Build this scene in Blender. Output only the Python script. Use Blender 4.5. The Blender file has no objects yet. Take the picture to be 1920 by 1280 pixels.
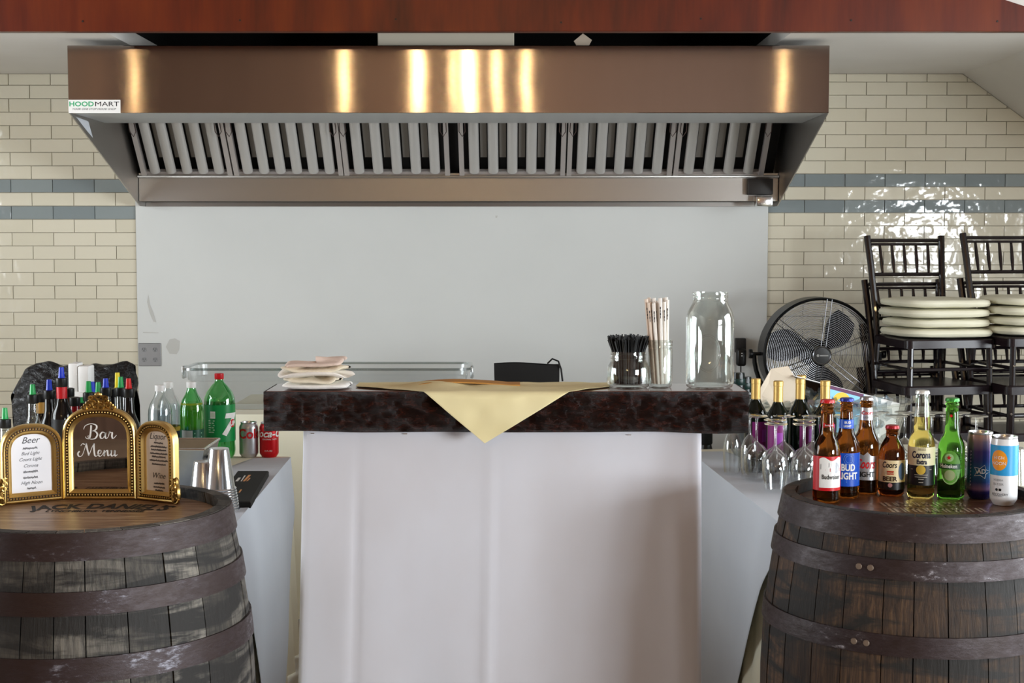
import bpy, bmesh, math, random
from mathutils import Vector, Matrix
R = math.radians
PI = math.pi
rnd = random.Random(7)
SC = bpy.context.scene
COL = SC.collection

# ------------------------------------------------------------------ camera
F, CZ = 2739.0, 1.44                       # focal length in pixels of a 1920x1280 frame, eye height
TILT = math.atan(185 / F)
cam = bpy.data.cameras.new('camera')
cam.sensor_width = 36
cam.lens = F / 1920 * 36
camo = bpy.data.objects.new('camera', cam)
COL.objects.link(camo)
camo.location = (0, 0, CZ)
camo.rotation_euler = (PI / 2 - TILT, 0, 0)
SC.camera = camo

# ------------------------------------------------------------------ world, lights, exposure
SC.view_settings.view_transform = 'Standard'
SC.view_settings.look = 'None'
SC.view_settings.gamma = 1
SC.view_settings.use_curve_mapping = False
SC.view_settings.exposure = 0.05
w = bpy.data.worlds.new('world')
SC.world = w
w.use_nodes = True
w.node_tree.nodes['Background'].inputs[0].default_value = (0.80, 0.90, 1.0, 1)
w.node_tree.nodes['Background'].inputs[1].default_value = 1.0

def area(name, loc, rot, sx, sy, power, col):
    l = bpy.data.lights.new(name, 'AREA')
    l.shape = 'RECTANGLE'
    l.size, l.size_y, l.energy, l.color = sx, sy, power, col
    o = bpy.data.objects.new(name, l)
    o.location, o.rotation_euler = loc, rot
    COL.objects.link(o)
DAY = (0.90, 0.96, 1.0)
# daylight standing in the hall's windows (openings are cut in the walls below)
area('window_daylight_right_front', (4.26, -0.9, 1.25), (0, R(90), 0), 1.0, 2.8, 520, DAY)
area('window_daylight_right_bar', (4.26, 3.5, 1.55), (0, R(90), 0), 1.9, 2.2, 190, DAY)
area('window_daylight_left', (-4.26, 3.6, 1.55), (0, R(-90), 0), 1.9, 2.0, 150, DAY)
def bulb(x, y, z, p, r=0.05):
    l = bpy.data.lights.new('hall_bulb', 'POINT')
    l.energy, l.color, l.shadow_soft_size = p * 0.85, (1.0, 0.70, 0.34), r
    o = bpy.data.objects.new('hall_bulb', l)
    o.location = (x, y, z)
    COL.objects.link(o)
for bx_, bz_, bp_, br_ in ((-3.77, 3.05, 5, .03), (-1.68, 3.08, 11, .04), (-.94, 3.1, 22, .06), (-.58, 3.1, 6, .022), (-.42, 3.1, 30, .07),
                           (-.13, 3.1, 11, .036), (.17, 3.05, 11, .034), (2.69, 3.05, 6, .03)):
    bulb(bx_, -3.0, bz_, bp_, br_)

# ------------------------------------------------------------------ pixel rays
def ray(px, py):
    u, v = (px - 960) / F, (640 - py) / F
    return Vector((u, math.cos(TILT) + v * math.sin(TILT), -math.sin(TILT) + v * math.cos(TILT)))
def at(px, py, Y):
    d = ray(px, py)
    p = d * (Y / d.y)
    return Vector((p.x, p.y, p.z + CZ))
def onz(px, py, z):
    d = ray(px, py)
    p = d * ((z - CZ) / d.z)
    return Vector((p.x, p.y, z))

# ------------------------------------------------------------------ mesh builder
class MB:
    def __init__(s): s.v, s.f = [], []
    def add(s, vs, fs, T=None):
        n = len(s.v)
        s.v += [tuple(T @ Vector(p)) for p in vs] if T else [tuple(p) for p in vs]
        s.f += [tuple(i + n for i in q) for q in fs]
        return s
    def box(s, c, d, T=None, taper=1.0):
        x, y, z = d[0] / 2, d[1] / 2, d[2] / 2
        vs = [(c[0] + a * x * (taper if e < 0 else 1), c[1] + b * y * (taper if e < 0 else 1), c[2] + e * z) for e in (-1, 1) for a, b in ((-1, -1), (1, -1), (1, 1), (-1, 1))]
        return s.add(vs, [(3, 2, 1, 0), (4, 5, 6, 7), (0, 1, 5, 4), (1, 2, 6, 5), (2, 3, 7, 6), (3, 0, 4, 7)], T)
    def rbox(s, c, d, b=.004, seg=2, T=None):
        bm = bmesh.new()
        bmesh.ops.create_cube(bm, size=1)
        for v in bm.verts: v.co = Vector((v.co.x * d[0] + c[0], v.co.y * d[1] + c[1], v.co.z * d[2] + c[2]))
        bmesh.ops.bevel(bm, geom=list(bm.edges), offset=min(b, min(d) * .45), segments=seg, affect='EDGES', profile=.5)
        bm.verts.ensure_lookup_table()
        for i, v in enumerate(bm.verts): v.index = i
        vs = [v.co.copy() for v in bm.verts]
        fs = [tuple(v.index for v in f.verts) for f in bm.faces]
        bm.free()
        return s.add(vs, fs, T)
    def lathe(s, prof, seg=24, c=(0, 0, 0), T=None, a0=0., a1=2 * PI, wob=None):
        full = abs(a1 - a0 - 2 * PI) < 1e-6
        na = seg if full else seg + 1
        vs, fs, ring = [], [], []
        for r, z in prof:
            if r < 1e-6:
                ring.append([len(vs)]); vs.append((c[0], c[1], c[2] + z))
            else:
                ids = []
                for k in range(na):
                    a = a0 + (a1 - a0) * k / seg
                    rr = r * (wob(a, z) if wob else 1)
                    ids.append(len(vs)); vs.append((c[0] + rr * math.sin(a), c[1] - rr * math.cos(a), c[2] + z))
                ring.append(ids)
        for i in range(len(ring) - 1):
            A, B = ring[i], ring[i + 1]
            for k in range(seg):
                k2 = (k + 1) % na
                if len(A) == 1 and len(B) == 1: continue
                if len(A) == 1: fs.append((A[0], B[k2], B[k]))
                elif len(B) == 1: fs.append((A[k], A[k2], B[0]))
                else: fs.append((A[k], A[k2], B[k2], B[k]))
        return s.add(vs, fs, T)
    def tube(s, pts, r, seg=8, closed=False, cap=True, T=None):
        pts = [Vector(p) for p in pts]
        n = len(pts)
        rs = r if isinstance(r, (list, tuple)) else [r] * n
        vs, fs, up = [], [], None
        for i, p in enumerate(pts):
            t = (pts[(i + 1) % n] - pts[i - 1]) if closed else (pts[min(i + 1, n - 1)] - pts[max(i - 1, 0)])
            t.normalize()
            if up is None: up = t.orthogonal().normalized()
            up = (up - t * up.dot(t))
            if up.length < 1e-6: up = t.orthogonal()
            up.normalize()
            q = t.cross(up)
            for k in range(seg):
                a = 2 * PI * k / seg
                vs.append(p + (up * math.cos(a) + q * math.sin(a)) * rs[i])
        for i in range(n if closed else n - 1):
            j = (i + 1) % n
            for k in range(seg):
                k2 = (k + 1) % seg
                fs.append((i * seg + k, i * seg + k2, j * seg + k2, j * seg + k))
        if cap and not closed:
            fs.append(tuple(range(seg))[::-1]); fs.append(tuple((n - 1) * seg + k for k in range(seg)))
        return s.add(vs, fs, T)
    def prism(s, poly, h, T=None, inset=0.0):
        """poly in xy (counter clockwise), extruded 0..h along z; optional chamfer towards the centroid on top"""
        n = len(poly)
        cx = sum(p[0] for p in poly) / n; cy = sum(p[1] for p in poly) / n
        vs = [(x, y, 0) for x, y in poly]
        fs = [tuple(range(n))[::-1]]
        if inset:
            vs += [(x, y, h - inset) for x, y in poly]
            for x, y in poly:
                dx, dy = x - cx, y - cy
                vs.append((x - math.copysign(min(inset, abs(dx)), dx), y - math.copysign(min(inset, abs(dy)), dy), h))
            for l in (0, 1):
                for i in range(n):
                    j = (i + 1) % n
                    fs.append((l * n + i, l * n + j, l * n + n + j, l * n + n + i))
            fs.append(tuple(2 * n + i for i in range(n)))
        else:
            vs += [(x, y, h) for x, y in poly]
            for i in range(n):
                j = (i + 1) % n
                fs.append((i, j, n + j, n + i))
            fs.append(tuple(n + i for i in range(n)))
        return s.add(vs, fs, T)
    def grid(s, fn, nu, nv, T=None):
        vs = [fn(i / nu, j / nv) for j in range(nv + 1) for i in range(nu + 1)]
        fs = [(j * (nu + 1) + i, j * (nu + 1) + i + 1, (j + 1) * (nu + 1) + i + 1, (j + 1) * (nu + 1) + i) for j in range(nv) for i in range(nu)]
        return s.add(vs, fs, T)
    def slabgrid(s, fn, nu, nv, th, T=None):
        """a sheet with thickness: fn(u, v) -> top point; the underside is offset by vector th"""
        th = Vector(th)
        n = (nu + 1) * (nv + 1)
        top = [Vector(fn(i / nu, j / nv)) for j in range(nv + 1) for i in range(nu + 1)]
        fs = []
        for j in range(nv):
            for i in range(nu):
                a = j * (nu + 1) + i
                q = (a, a + 1, a + nu + 2, a + nu + 1)
                fs.append(q); fs.append(tuple(k + n for k in q[::-1]))
        edge = [i for i in range(nu + 1)] + [j * (nu + 1) + nu for j in range(1, nv + 1)] + [nv * (nu + 1) + i for i in range(nu - 1, -1, -1)] + [j * (nu + 1) for j in range(nv - 1, 0, -1)]
        for a, b in zip(edge, edge[1:] + edge[:1]): fs.append((b, a, a + n, b + n))
        return s.add(top + [p + th for p in top], fs, T)
    def ball(s, c, r, seg=10, rings=6, T=None):
        sx, sy, sz = r if isinstance(r, (tuple, list)) else (r, r, r)
        vs, fs = [(c[0], c[1], c[2] - sz)], []
        for j in range(1, rings):
            t = PI * j / rings
            for k in range(seg):
                a = 2 * PI * k / seg
                vs.append((c[0] + sx * math.sin(t) * math.cos(a), c[1] + sy * math.sin(t) * math.sin(a), c[2] - sz * math.cos(t)))
        vs.append((c[0], c[1], c[2] + sz))
        for k in range(seg):
            k2 = (k + 1) % seg
            fs.append((0, 1 + k2, 1 + k))
            for j in range(rings - 2):
                fs.append((1 + j * seg + k, 1 + j * seg + k2, 1 + (j + 1) * seg + k2, 1 + (j + 1) * seg + k))
            fs.append((1 + (rings - 2) * seg + k, 1 + (rings - 2) * seg + k2, len(vs) - 1))
        return s.add(vs, fs, T)
    def ribbon(s, pts, wid, fn, lift=0.0):
        """a flat brush stroke: 2-D points, width list or number, fn(x, y) -> 3-D"""
        n = len(pts); vs, fs = [], []
        for i, (x, y) in enumerate(pts):
            ax, ay = pts[max(i - 1, 0)]; bx, by = pts[min(i + 1, n - 1)]
            tx, ty = bx - ax, by - ay
            L = math.hypot(tx, ty) or 1
            ww = (wid[i] if isinstance(wid, list) else wid) / 2
            vs += [fn(x - ty / L * ww, y + tx / L * ww), fn(x + ty / L * ww, y - tx / L * ww)]
        for i in range(n - 1): fs.append((2 * i, 2 * i + 1, 2 * i + 3, 2 * i + 2))
        return s.add(vs, fs)
    def mesh(s, name, mat, angle=35, normals=True):
        me = bpy.data.meshes.new(name)
        me.from_pydata([tuple(p) for p in s.v], [], s.f)
        if normals:
            bm = bmesh.new(); bm.from_mesh(me)
            bmesh.ops.recalc_face_normals(bm, faces=bm.faces)
            bm.to_mesh(me); bm.free()
        me.polygons.foreach_set('use_smooth', [True] * len(me.polygons))
        me.set_sharp_from_angle(angle=R(angle))
        if mat: me.materials.append(mat)
        me.update()
        return me
    def build(s, name, mat, parent=None, loc=None, rz=0., angle=35, normals=True):
        return put(name, s.mesh(name, mat, angle, normals), parent, loc, rz)

def put(name, me, parent=None, loc=None, rz=0.):
    o = bpy.data.objects.new(name, me)
    COL.objects.link(o)
    if parent: o.parent = parent
    if loc is not None: o.location = loc
    if rz: o.rotation_euler = (0, 0, rz)
    return o
def tag(o, label=None, cat=None, group=None, kind=None):
    if label: o['label'] = label
    if cat: o['category'] = cat
    if group: o['group'] = group
    if kind: o['kind'] = kind
    return o
def thing(name, label, cat, loc=(0, 0, 0), rz=0., group=None):
    o = bpy.data.objects.new(name, None)
    o.empty_display_size = .05
    COL.objects.link(o)
    o.location = loc
    o.rotation_euler = (0, 0, rz)
    return tag(o, label, cat, group)
def dup(o, loc=None, rz=None, label=None, parent=None):
    c = o.copy()
    COL.objects.link(c)
    c.parent = parent
    if loc is not None: c.location = loc
    if rz is not None: c.rotation_euler = (0, 0, rz)
    if label: c['label'] = label
    for ch in o.children: dup(ch, parent=c)
    return c
def arc(cx, cy, r, a0, a1, n): return [(cx + r * math.cos(a0 + (a1 - a0) * i / n), cy + r * math.sin(a0 + (a1 - a0) * i / n)) for i in range(n + 1)]
def spline(pts, n=6):
    out = []
    for i in range(len(pts) - 1):
        p0, p1, p2, p3 = pts[max(i - 1, 0)], pts[i], pts[i + 1], pts[min(i + 2, len(pts) - 1)]
        for k in range(n):
            t = k / n
            out.append(tuple(.5 * (2 * b + (c - a) * t + (2 * a - 5 * b + 4 * c - d) * t * t + (3 * b - a - 3 * c + d) * t ** 3) for a, b, c, d in zip(p0, p1, p2, p3)))
    out.append(tuple(pts[-1]))
    return out

# ------------------------------------------------------------------ text as mesh
def text_geo(s, size, shear=0., bold=0., space=1.0):
    cu = bpy.data.curves.new('t', 'FONT')
    cu.body, cu.size, cu.shear, cu.offset, cu.space_character = s, size, shear, bold, space
    cu.align_x, cu.align_y = 'CENTER', 'BOTTOM_BASELINE'
    cu.resolution_u = 3
    o = bpy.data.objects.new('t', cu)
    COL.objects.link(o)
    bpy.context.view_layer.update()
    me = bpy.data.meshes.new_from_object(o.evaluated_get(bpy.context.evaluated_depsgraph_get()))
    vs = [tuple(v.co) for v in me.vertices]; fs = [tuple(p.vertices) for p in me.polygons]
    bpy.data.objects.remove(o); bpy.data.curves.remove(cu); bpy.data.meshes.remove(me)
    return vs, fs
def fine(vs, fs, lim):
    bm = bmesh.new()
    bv = [bm.verts.new(v) for v in vs]
    for f in fs:
        try: bm.faces.new([bv[i] for i in f])
        except ValueError: pass
    bmesh.ops.triangulate(bm, faces=bm.faces)
    for _ in range(5):
        es = [e for e in bm.edges if abs(e.verts[0].co.x - e.verts[1].co.x) > lim]
        if not es: break
        bmesh.ops.subdivide_edges(bm, edges=es, cuts=1)
        bmesh.ops.triangulate(bm, faces=[f for f in bm.faces if len(f.verts) > 3])
    bm.verts.index_update()
    out = [tuple(v.co) for v in bm.verts], [tuple(v.index for v in f.verts) for f in bm.faces]
    bm.free()
    return out
def text(name, s, size, fn, mat, parent, width=None, **k):
    vs, fs = text_geo(s, size, **k)
    if hasattr(fn, 'cyl'): vs, fs = fine(vs, fs, .22 * fn.cyl)
    if width:
        xs = [v[0] for v in vs]; f = width / (max(xs) - min(xs)); m = (max(xs) + min(xs)) / 2
        vs = [((v[0] - m) * f, v[1], 0) for v in vs]
    mb = MB(); mb.add([fn(v[0], v[1]) for v in vs], fs)
    return mb.build(name, mat, parent, normals=False)
def cylmap(r, z0, a0=0.):                       # wraps text round a bottle; a0 turns it, angle 0 faces -y
    f = lambda x, y: (r * math.sin(a0 + x / r), -r * math.cos(a0 + x / r), z0 + y)
    f.cyl = r
    return f
def patch(r, z0, z1, a0, a1, seg=14, dz=None):  # label sheet on a cylinder
    mb = MB()
    mb.grid(lambda u, v: (r * math.sin(a0 + (a1 - a0) * u), -r * math.cos(a0 + (a1 - a0) * u), z0 + (z1 - z0 + (dz(u) if dz else 0)) * v), seg, 2)
    return mb
def disc_on_cyl(r, zc, a0, rx, rz_=None, n=20):
    rz_ = rz_ or rx
    mb = MB(); vs = [(r * math.sin(a0), -r * math.cos(a0), zc)]
    for ring in (.5, 1.):
        for k in range(n):
            t = 2 * PI * k / n
            x = rx * ring * math.cos(t)
            vs.append((r * math.sin(a0 + x / r), -r * math.cos(a0 + x / r), zc + rz_ * ring * math.sin(t)))
    fs = []
    for k in range(n):
        k2 = (k + 1) % n
        fs += [(0, 1 + k, 1 + k2), (1 + k, n + 1 + k, n + 1 + k2, 1 + k2)]
    mb.add(vs, fs)
    return mb

# ------------------------------------------------------------------ materials
def lin(c):
    if isinstance(c, str):
        c = tuple(int(c[i:i + 2], 16) / 255 for i in (0, 2, 4))
        return tuple(x / 12.92 if x <= .04045 else ((x + .055) / 1.055) ** 2.4 for x in c) + (1,)
    return tuple(c) + (1,)
def mat(name, col, rough=.5, metal=0., trans=0., ior=1.45, spec=.5, coat=0., sheen=0.):
    m = bpy.data.materials.new(name)
    m.use_nodes = True
    b = m.node_tree.nodes['Principled BSDF']
    b.inputs['Base Color'].default_value = lin(col)
    b.inputs['Roughness'].default_value = rough
    b.inputs['Metallic'].default_value = metal
    b.inputs['Transmission Weight'].default_value = trans
    b.inputs['IOR'].default_value = ior
    b.inputs['Specular IOR Level'].default_value = spec
    b.inputs['Coat Weight'].default_value = coat
    b.inputs['Sheen Weight'].default_value = sheen
    m.diffuse_color = lin(col)
    return m
def nd(m, t, **k):
    n = m.node_tree.nodes.new(t)
    for a, b in k.items():
        if a in n.inputs: n.inputs[a].default_value = b
        else: setattr(n, a, b)
    return n
def lk(m, a, b): m.node_tree.links.new(a, b)
def bsdf(m): return m.node_tree.nodes['Principled BSDF']
def coords(m, scale=(1, 1, 1), space='Object', rot=(0, 0, 0)):
    tc = nd(m, 'ShaderNodeTexCoord')
    mp = nd(m, 'ShaderNodeMapping')
    mp.inputs['Scale'].default_value = scale
    mp.inputs['Rotation'].default_value = rot
    if space == 'World':
        g = nd(m, 'ShaderNodeNewGeometry'); lk(m, g.outputs['Position'], mp.inputs[0])
    else: lk(m, tc.outputs[space], mp.inputs[0])
    return mp.outputs[0]
def noise(m, vec, scale=5., detail=3., rough=.5, dist=0.):
    n = nd(m, 'ShaderNodeTexNoise', Scale=scale, Detail=detail, Roughness=rough, Distortion=dist)
    lk(m, vec, n.inputs['Vector'])
    return n.outputs[0]
def ramp(m, fac, stops):
    r = nd(m, 'ShaderNodeValToRGB')
    e = r.color_ramp.elements
    while len(e) < len(stops): e.new(.5)
    for x, (p, c) in zip(e, stops): x.position, x.color = p, lin(c)
    lk(m, fac, r.inputs[0])
    return r.outputs[0]
def bump(m, fac, strength=.3, dist=.01):
    b = nd(m, 'ShaderNodeBump', Strength=strength, Distance=dist)
    lk(m, fac, b.inputs['Height'])
    lk(m, b.outputs[0], bsdf(m).inputs['Normal'])
def mixc(m, fac, a, b, mode='MIX'):
    n = nd(m, 'ShaderNodeMix', data_type='RGBA', blend_type=mode)
    for i, x in ((0, fac), (6, a), (7, b)):
        if hasattr(x, 'is_output'): lk(m, x, n.inputs[i])
        elif i == 0: n.inputs[0].default_value = x
        else: n.inputs[i].default_value = lin(x)
    return n.outputs[2]
def setc(m, c): lk(m, c, bsdf(m).inputs['Base Color'])
def setr(m, c): lk(m, c, bsdf(m).inputs['Roughness'])
def clear(name, tint=(.95, .97, .97), edge=.75, base=.05, rough=.03, power=3., gloss=(1, 1, 1)):
    """thin clear glass or plastic: see-through with a reflection that grows at grazing angles"""
    m = bpy.data.materials.new(name)
    m.use_nodes = True
    nt = m.node_tree
    nt.nodes.remove(nt.nodes['Principled BSDF'])
    tr = nd(m, 'ShaderNodeBsdfTransparent', Color=tint + (1,))
    gl = nd(m, 'ShaderNodeBsdfGlossy', Roughness=rough, Color=gloss + (1,))
    lw = nd(m, 'ShaderNodeLayerWeight', Blend=.5)
    p = nd(m, 'ShaderNodeMath', operation='POWER'); p.inputs[1].default_value = power
    k = nd(m, 'ShaderNodeMath', operation='MULTIPLY_ADD'); k.inputs[1].default_value = edge; k.inputs[2].default_value = base
    mx = nd(m, 'ShaderNodeMixShader')
    lk(m, lw.outputs['Facing'], p.inputs[0]); lk(m, p.outputs[0], k.inputs[0]); lk(m, k.outputs[0], mx.inputs[0])
    lk(m, tr.outputs[0], mx.inputs[1]); lk(m, gl.outputs[0], mx.inputs[2])
    lk(m, mx.outputs[0], nt.nodes['Material Output'].inputs[0])
    return m

# shared materials
def m_noisy(name, a, b, rough=.6, scale=4., vecscale=(1, 1, 1), bmp=0., space='World', metal=0., spec=.5):
    m = mat(name, a, rough, metal, spec=spec)
    v = coords(m, vecscale, space)
    n = noise(m, v, scale, 4)
    setc(m, ramp(m, n, [(.3, a), (.7, b)]))
    if bmp: bump(m, n, bmp, .01)
    return m
def tile_mat(name, a, b):
    m = mat(name, a, .07)
    oi = nd(m, 'ShaderNodeObjectInfo')
    setc(m, ramp(m, oi.outputs['Random'], [(0, a), (1, b)]))
    v = coords(m, (1, 1, 1), 'World')
    bump(m, noise(m, v, 14, 2, .5), .42, .006)
    return m
TILE = tile_mat('cream_tile_glaze', 'CFC8B4', 'D6CFBC')
TILEG = tile_mat('grey_tile_glaze', '7C8587', '8A9292')
GROUT = m_noisy('grout', 'B3A998', 'A89E8C', .9, 30)
PANEL = m_noisy('white_panel_paint', 'C9CAC7', 'CDCECB', .45, 2.5)
CEIL = m_noisy('white_ceiling_paint', 'D8D3CC', 'DEDAD4', .8, 2)
FLOOR = m_noisy('pale_concrete_floor', 'A39C92', 'B5AEA4', .5, 3)
HALLWOOD = m_noisy('hall_wood', '8E776A', '6A574C', .55, 3, (6, 6, .6), .1)
DARK = mat('void_shade_paint', '0C0908', .9)  # near-black lining, the unlit attic's darkness put into the colour
def steel(name, col, rough, aniso, tangent, wav=.0, wscale=(1, 1, 1)):
    m = mat(name, col, rough, 1.)
    b = bsdf(m)
    b.inputs['Anisotropic'].default_value = aniso
    t = nd(m, 'ShaderNodeCombineXYZ')
    t.inputs[0].default_value, t.inputs[1].default_value, t.inputs[2].default_value = tangent
    lk(m, t.outputs[0], b.inputs['Tangent'])
    if wav:
        v = coords(m, wscale, 'World')
        bump(m, noise(m, v, 1., 1), 1., wav)
    return m
STEEL = steel('brushed_stainless', 'BDB4AD', .105, 1.0, (0, 0, 1))
# the sheet itself waves slowly from side to side
_g = nd(STEEL, 'ShaderNodeNewGeometry')
_mx = nd(STEEL, 'ShaderNodeMapRange'); _mx.inputs[3].default_value = -.0045; _mx.inputs[4].default_value = .0045
lk(STEEL, noise(STEEL, coords(STEEL, (1.3, 1, 4.0), 'World'), 1.0, 1), _mx.inputs[0])
_cb = nd(STEEL, 'ShaderNodeCombineXYZ'); lk(STEEL, _mx.outputs[0], _cb.inputs[0])
_ad = nd(STEEL, 'ShaderNodeVectorMath', operation='ADD'); lk(STEEL, _g.outputs['Normal'], _ad.inputs[0]); lk(STEEL, _cb.outputs[0], _ad.inputs[1])
_nm = nd(STEEL, 'ShaderNodeVectorMath', operation='NORMALIZE'); lk(STEEL, _ad.outputs[0], _nm.inputs[0])
lk(STEEL, _nm.outputs[0], bsdf(STEEL).inputs['Normal'])
STEEL2 = steel('satin_stainless', 'BDBAB6', .36, .5, (0, 0, 1))
STEEL3 = mat('bright_steel', 'D6D6D4', .18, 1.)
CHROME = mat('chrome', 'E2E2E2', .06, 1.)
GALV = m_noisy('galvanised_steel', 'AEB4B8', '8F969B', .3, 9, metal=1.)
WHITE = mat('white_plastic', 'F0F0EE', .35)
BLACK = mat('black_plastic', '0B0B0C', .35)
BLACKM = mat('matte_black', '090909', .7)
GOLD = mat('gold_paint', 'DDBE78', .34, 1.)
GOLDD = m_noisy('antique_gold', 'D2AE66', '5A3E1C', .35, 60, metal=1.)
CLOTH = m_noisy('white_cloth', 'CFD5DD', 'C8CED7', .85, 3)
CREAM = m_noisy('cream_white_cloth', 'F0ECD8', 'EBE7D0', .85, 3)
GLASS = clear('clear_glass', (.98, .99, .99), .9, .09, .03, 2.4)
GLASSJ = clear('jar_glass', (.93, .95, .94), .9, .06, .02, 2.2)
PLAST = clear('clear_plastic', (.90, .92, .91), .5, .06, .12, 2.)
AMBER = mat('amber_glass', (.33, .10, .015), .04, trans=1., ior=1.35)
GREENG = mat('green_glass', (.16, .55, .06), .04, trans=1., ior=1.3)
BEERY = mat('pale_lager', (.95, .78, .22), .03, trans=1., ior=1.3)
FLINT = mat('flint_glass', (.95, .97, .97), .03, trans=1., ior=1.3)
RED = mat('red_print', 'C4141F', .35)
BLUE = mat('blue_print', '1550C0', .35)
NAVY = mat('navy_print', '0C1230', .35)
BLK = mat('black_print', '0A0A0C', .4)
WHT = mat('white_print', 'EDEDEA', .4)
CRM = mat('cream_print', 'E3CFA0', .4)
SILV = mat('silver_print', 'C6C8CC', .3, .7)
GLDP = mat('gold_print', 'D8B648', .35, .3)
ORNG = mat('orange_print', 'F09A28', .35)
SKYB = mat('sky_blue_print', '2E9BD6', .35)
LSKY = mat('pale_blue_print', '8CCBEF', .5)
GRNP = mat('green_print', '0E7A32', .35)
ALU = mat('aluminium', 'C9CBCD', .28, 1.)

# ================================================================== the setting
WY = 7.05                                           # tiled wall
ZC = at(960, 138, WY).z                             # kitchen ceiling
fl = MB().box((0, 1.3, -.05), (8.8, 12, .1)).build('floor', FLOOR); tag(fl, 'pale concrete floor of the hall', kind='structure')
XB = at(1805, 138, WY).x                            # where the ceiling starts to slope
pS = at(1920, 222, WY)
SL = (ZC - pS.z) / (pS.x - XB)
def zs(x): return ZC - SL * (x - XB)
wb = MB().box((0, WY + .06, 1.3), (7.2, .1, 2.6)).build('wall_back', GROUT)
tag(wb, 'back wall of cream subway tiles with two grey stripes and a white panel', kind='structure')
pl, pr = at(259, 640, WY).x, at(1437, 640, WY).x
MB().rbox(((pl + pr) / 2, WY + .003, .93), (pr - pl, .026, 1.86), .002, 1).build('wall_panel', PANEL, wb)
# scuffs and patches on the panel
def flat_on_wall(pxs, m, name, y=WY - .0112):
    mb = MB(); n = len(pxs)
    mb.add([tuple(at(a, b, y)) for a, b in pxs], [tuple(range(n))])
    return mb.build(name, m, wb, normals=False)
SCUFF = mat('grey_scuff', 'B9B8B3', .7)
flat_on_wall([(311, 650), (318, 636), (328, 634), (337, 639), (336, 655), (331, 664), (318, 663)], SCUFF, 'scuff_patch')
flat_on_wall([(278, 552), (281, 570), (287, 585), (293, 604), (288, 603), (281, 586), (276, 566)], SCUFF, 'scuff_mark')
flat_on_wall([(268, 622), (297, 623), (297, 624.5), (268, 624)], SCUFF, 'scuff_line')
flat_on_wall([(929, 404), (933, 404), (932, 408), (929, 408)], SCUFF, 'scuff_dot')
# tiles
def clip(poly, f):
    out = []
    for i, p in enumerate(poly):
        q = poly[(i + 1) % len(poly)]
        a, b = f(p), f(q)
        if a >= 0: out.append(p)
        if (a >= 0) != (b >= 0):
            t = a / (a - b)
            out.append((p[0] + (q[0] - p[0]) * t, p[1] + (q[1] - p[1]) * t))
    return out
tile_cache = {}
field, fieldg = MB(), MB()
TT = Matrix(((1, 0, 0, 0), (0, 0, -1, 0), (0, 1, 0, 0), (0, 0, 0, 1)))    # tile local (x, z-up, towards -y)
def one_tile(x0, x1, z0, z1, m, as_part):
    z1 = min(z1, ZC)
    if z1 - z0 < .004 or x1 - x0 < .006: return
    g = .0013
    cx, cz = (x0 + x1) / 2, (z0 + z1) / 2
    poly = [(x0 + g, z0 + g), (x1 - g, z0 + g), (x1 - g, z1 - g), (x0 + g, z1 - g)]
    cut = zs(x1) < z1 and x1 > XB
    if cut: poly = clip(poly, lambda p: zs(p[0]) - p[1] - .002)
    if len(poly) < 3: return
    loc = [(a - cx, b - cz) for a, b in poly]
    if not as_part:
        (fieldg if m is TILEG else field).prism(loc, .009, Matrix.Translation((cx, WY + .009, cz)) @ TT, .0012)
        return
    key = (round(x1 - x0, 4), round(z1 - z0, 4), m.name)
    if cut or key not in tile_cache:
        me = MB().prism(loc, .009, TT, .0012).mesh('tile', m, 20)
        if not cut: tile_cache[key] = me
    else: me = tile_cache[key]
    put('tile', me, wb, (cx, WY + .009, cz))
def side(xa, xb, xvis, zref, pz, xj, px_, grey):
    k0 = -int(zref / pz) ; k1 = int((ZC - zref) / pz) + 1
    for k in range(k0, k1 + 1):
        z0 = zref + k * pz
        m = TILEG if k in grey else TILE
        x = xj + (px_ / 2 if k % 2 else 0)
        x -= math.ceil((x - xa) / px_) * px_
        while x < xb:
            a, b = max(x, xa), min(x + px_, xb)
            if b > a: one_tile(a, b, z0, z0 + pz, m, xvis[0] < (a + b) / 2 < xvis[1] and z0 > .90)
            x += px_
zl = at(130, 411, WY).z; ppl = (at(130, 386, WY).z - zl)
side(-3.5, pl, (-2.62, pl), zl, ppl, at(100, 424, WY).x, .2007, (0, 2))
zr = at(1700, 399, WY).z; ppr = (at(1700, 374.6, WY).z - zr)
side(pr, 3.5, (pr, 2.62), zr, ppr, at(1587, 162, WY).x - .0965 * 0, .1925, (0, 2))
tag(field.build('tile_field', TILE, wb, angle=20), kind='stuff')
tag(fieldg.build('grey_tile_field', TILEG, wb, angle=20), kind='stuff')
# kitchen ceiling: flat part, sloped right part, dark opening above the hood
BY = 5.60
hx0, hx1 = at(208, 75, 5.75).x, at(1478, 75, 5.75).x
cm = MB()
def cslab(x0, x1, y0, y1): cm.box(((x0 + x1) / 2, (y0 + y1) / 2, ZC + .03), (x1 - x0, y1 - y0, .06))
cslab(-3.5, hx0, BY, WY); cslab(hx1, XB, BY, WY); cslab(hx0, hx1, 6.75, WY); 
cm.add([(XB, BY, ZC), (3.5, BY, zs(3.5)), (3.5, WY, zs(3.5)), (XB, WY, ZC), (XB, BY, ZC + .06), (3.5, BY, zs(3.5) + .06), (3.5, WY, zs(3.5) + .06), (XB, WY, ZC + .06)],
       [(0, 1, 2, 3), (7, 6, 5, 4), (0, 4, 5, 1), (1, 5, 6, 2), (2, 6, 7, 3), (3, 7, 4, 0)])
tag(cm.build('ceiling', CEIL), 'white kitchen ceiling sloping down at the right', kind='structure')
vo = MB()
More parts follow.
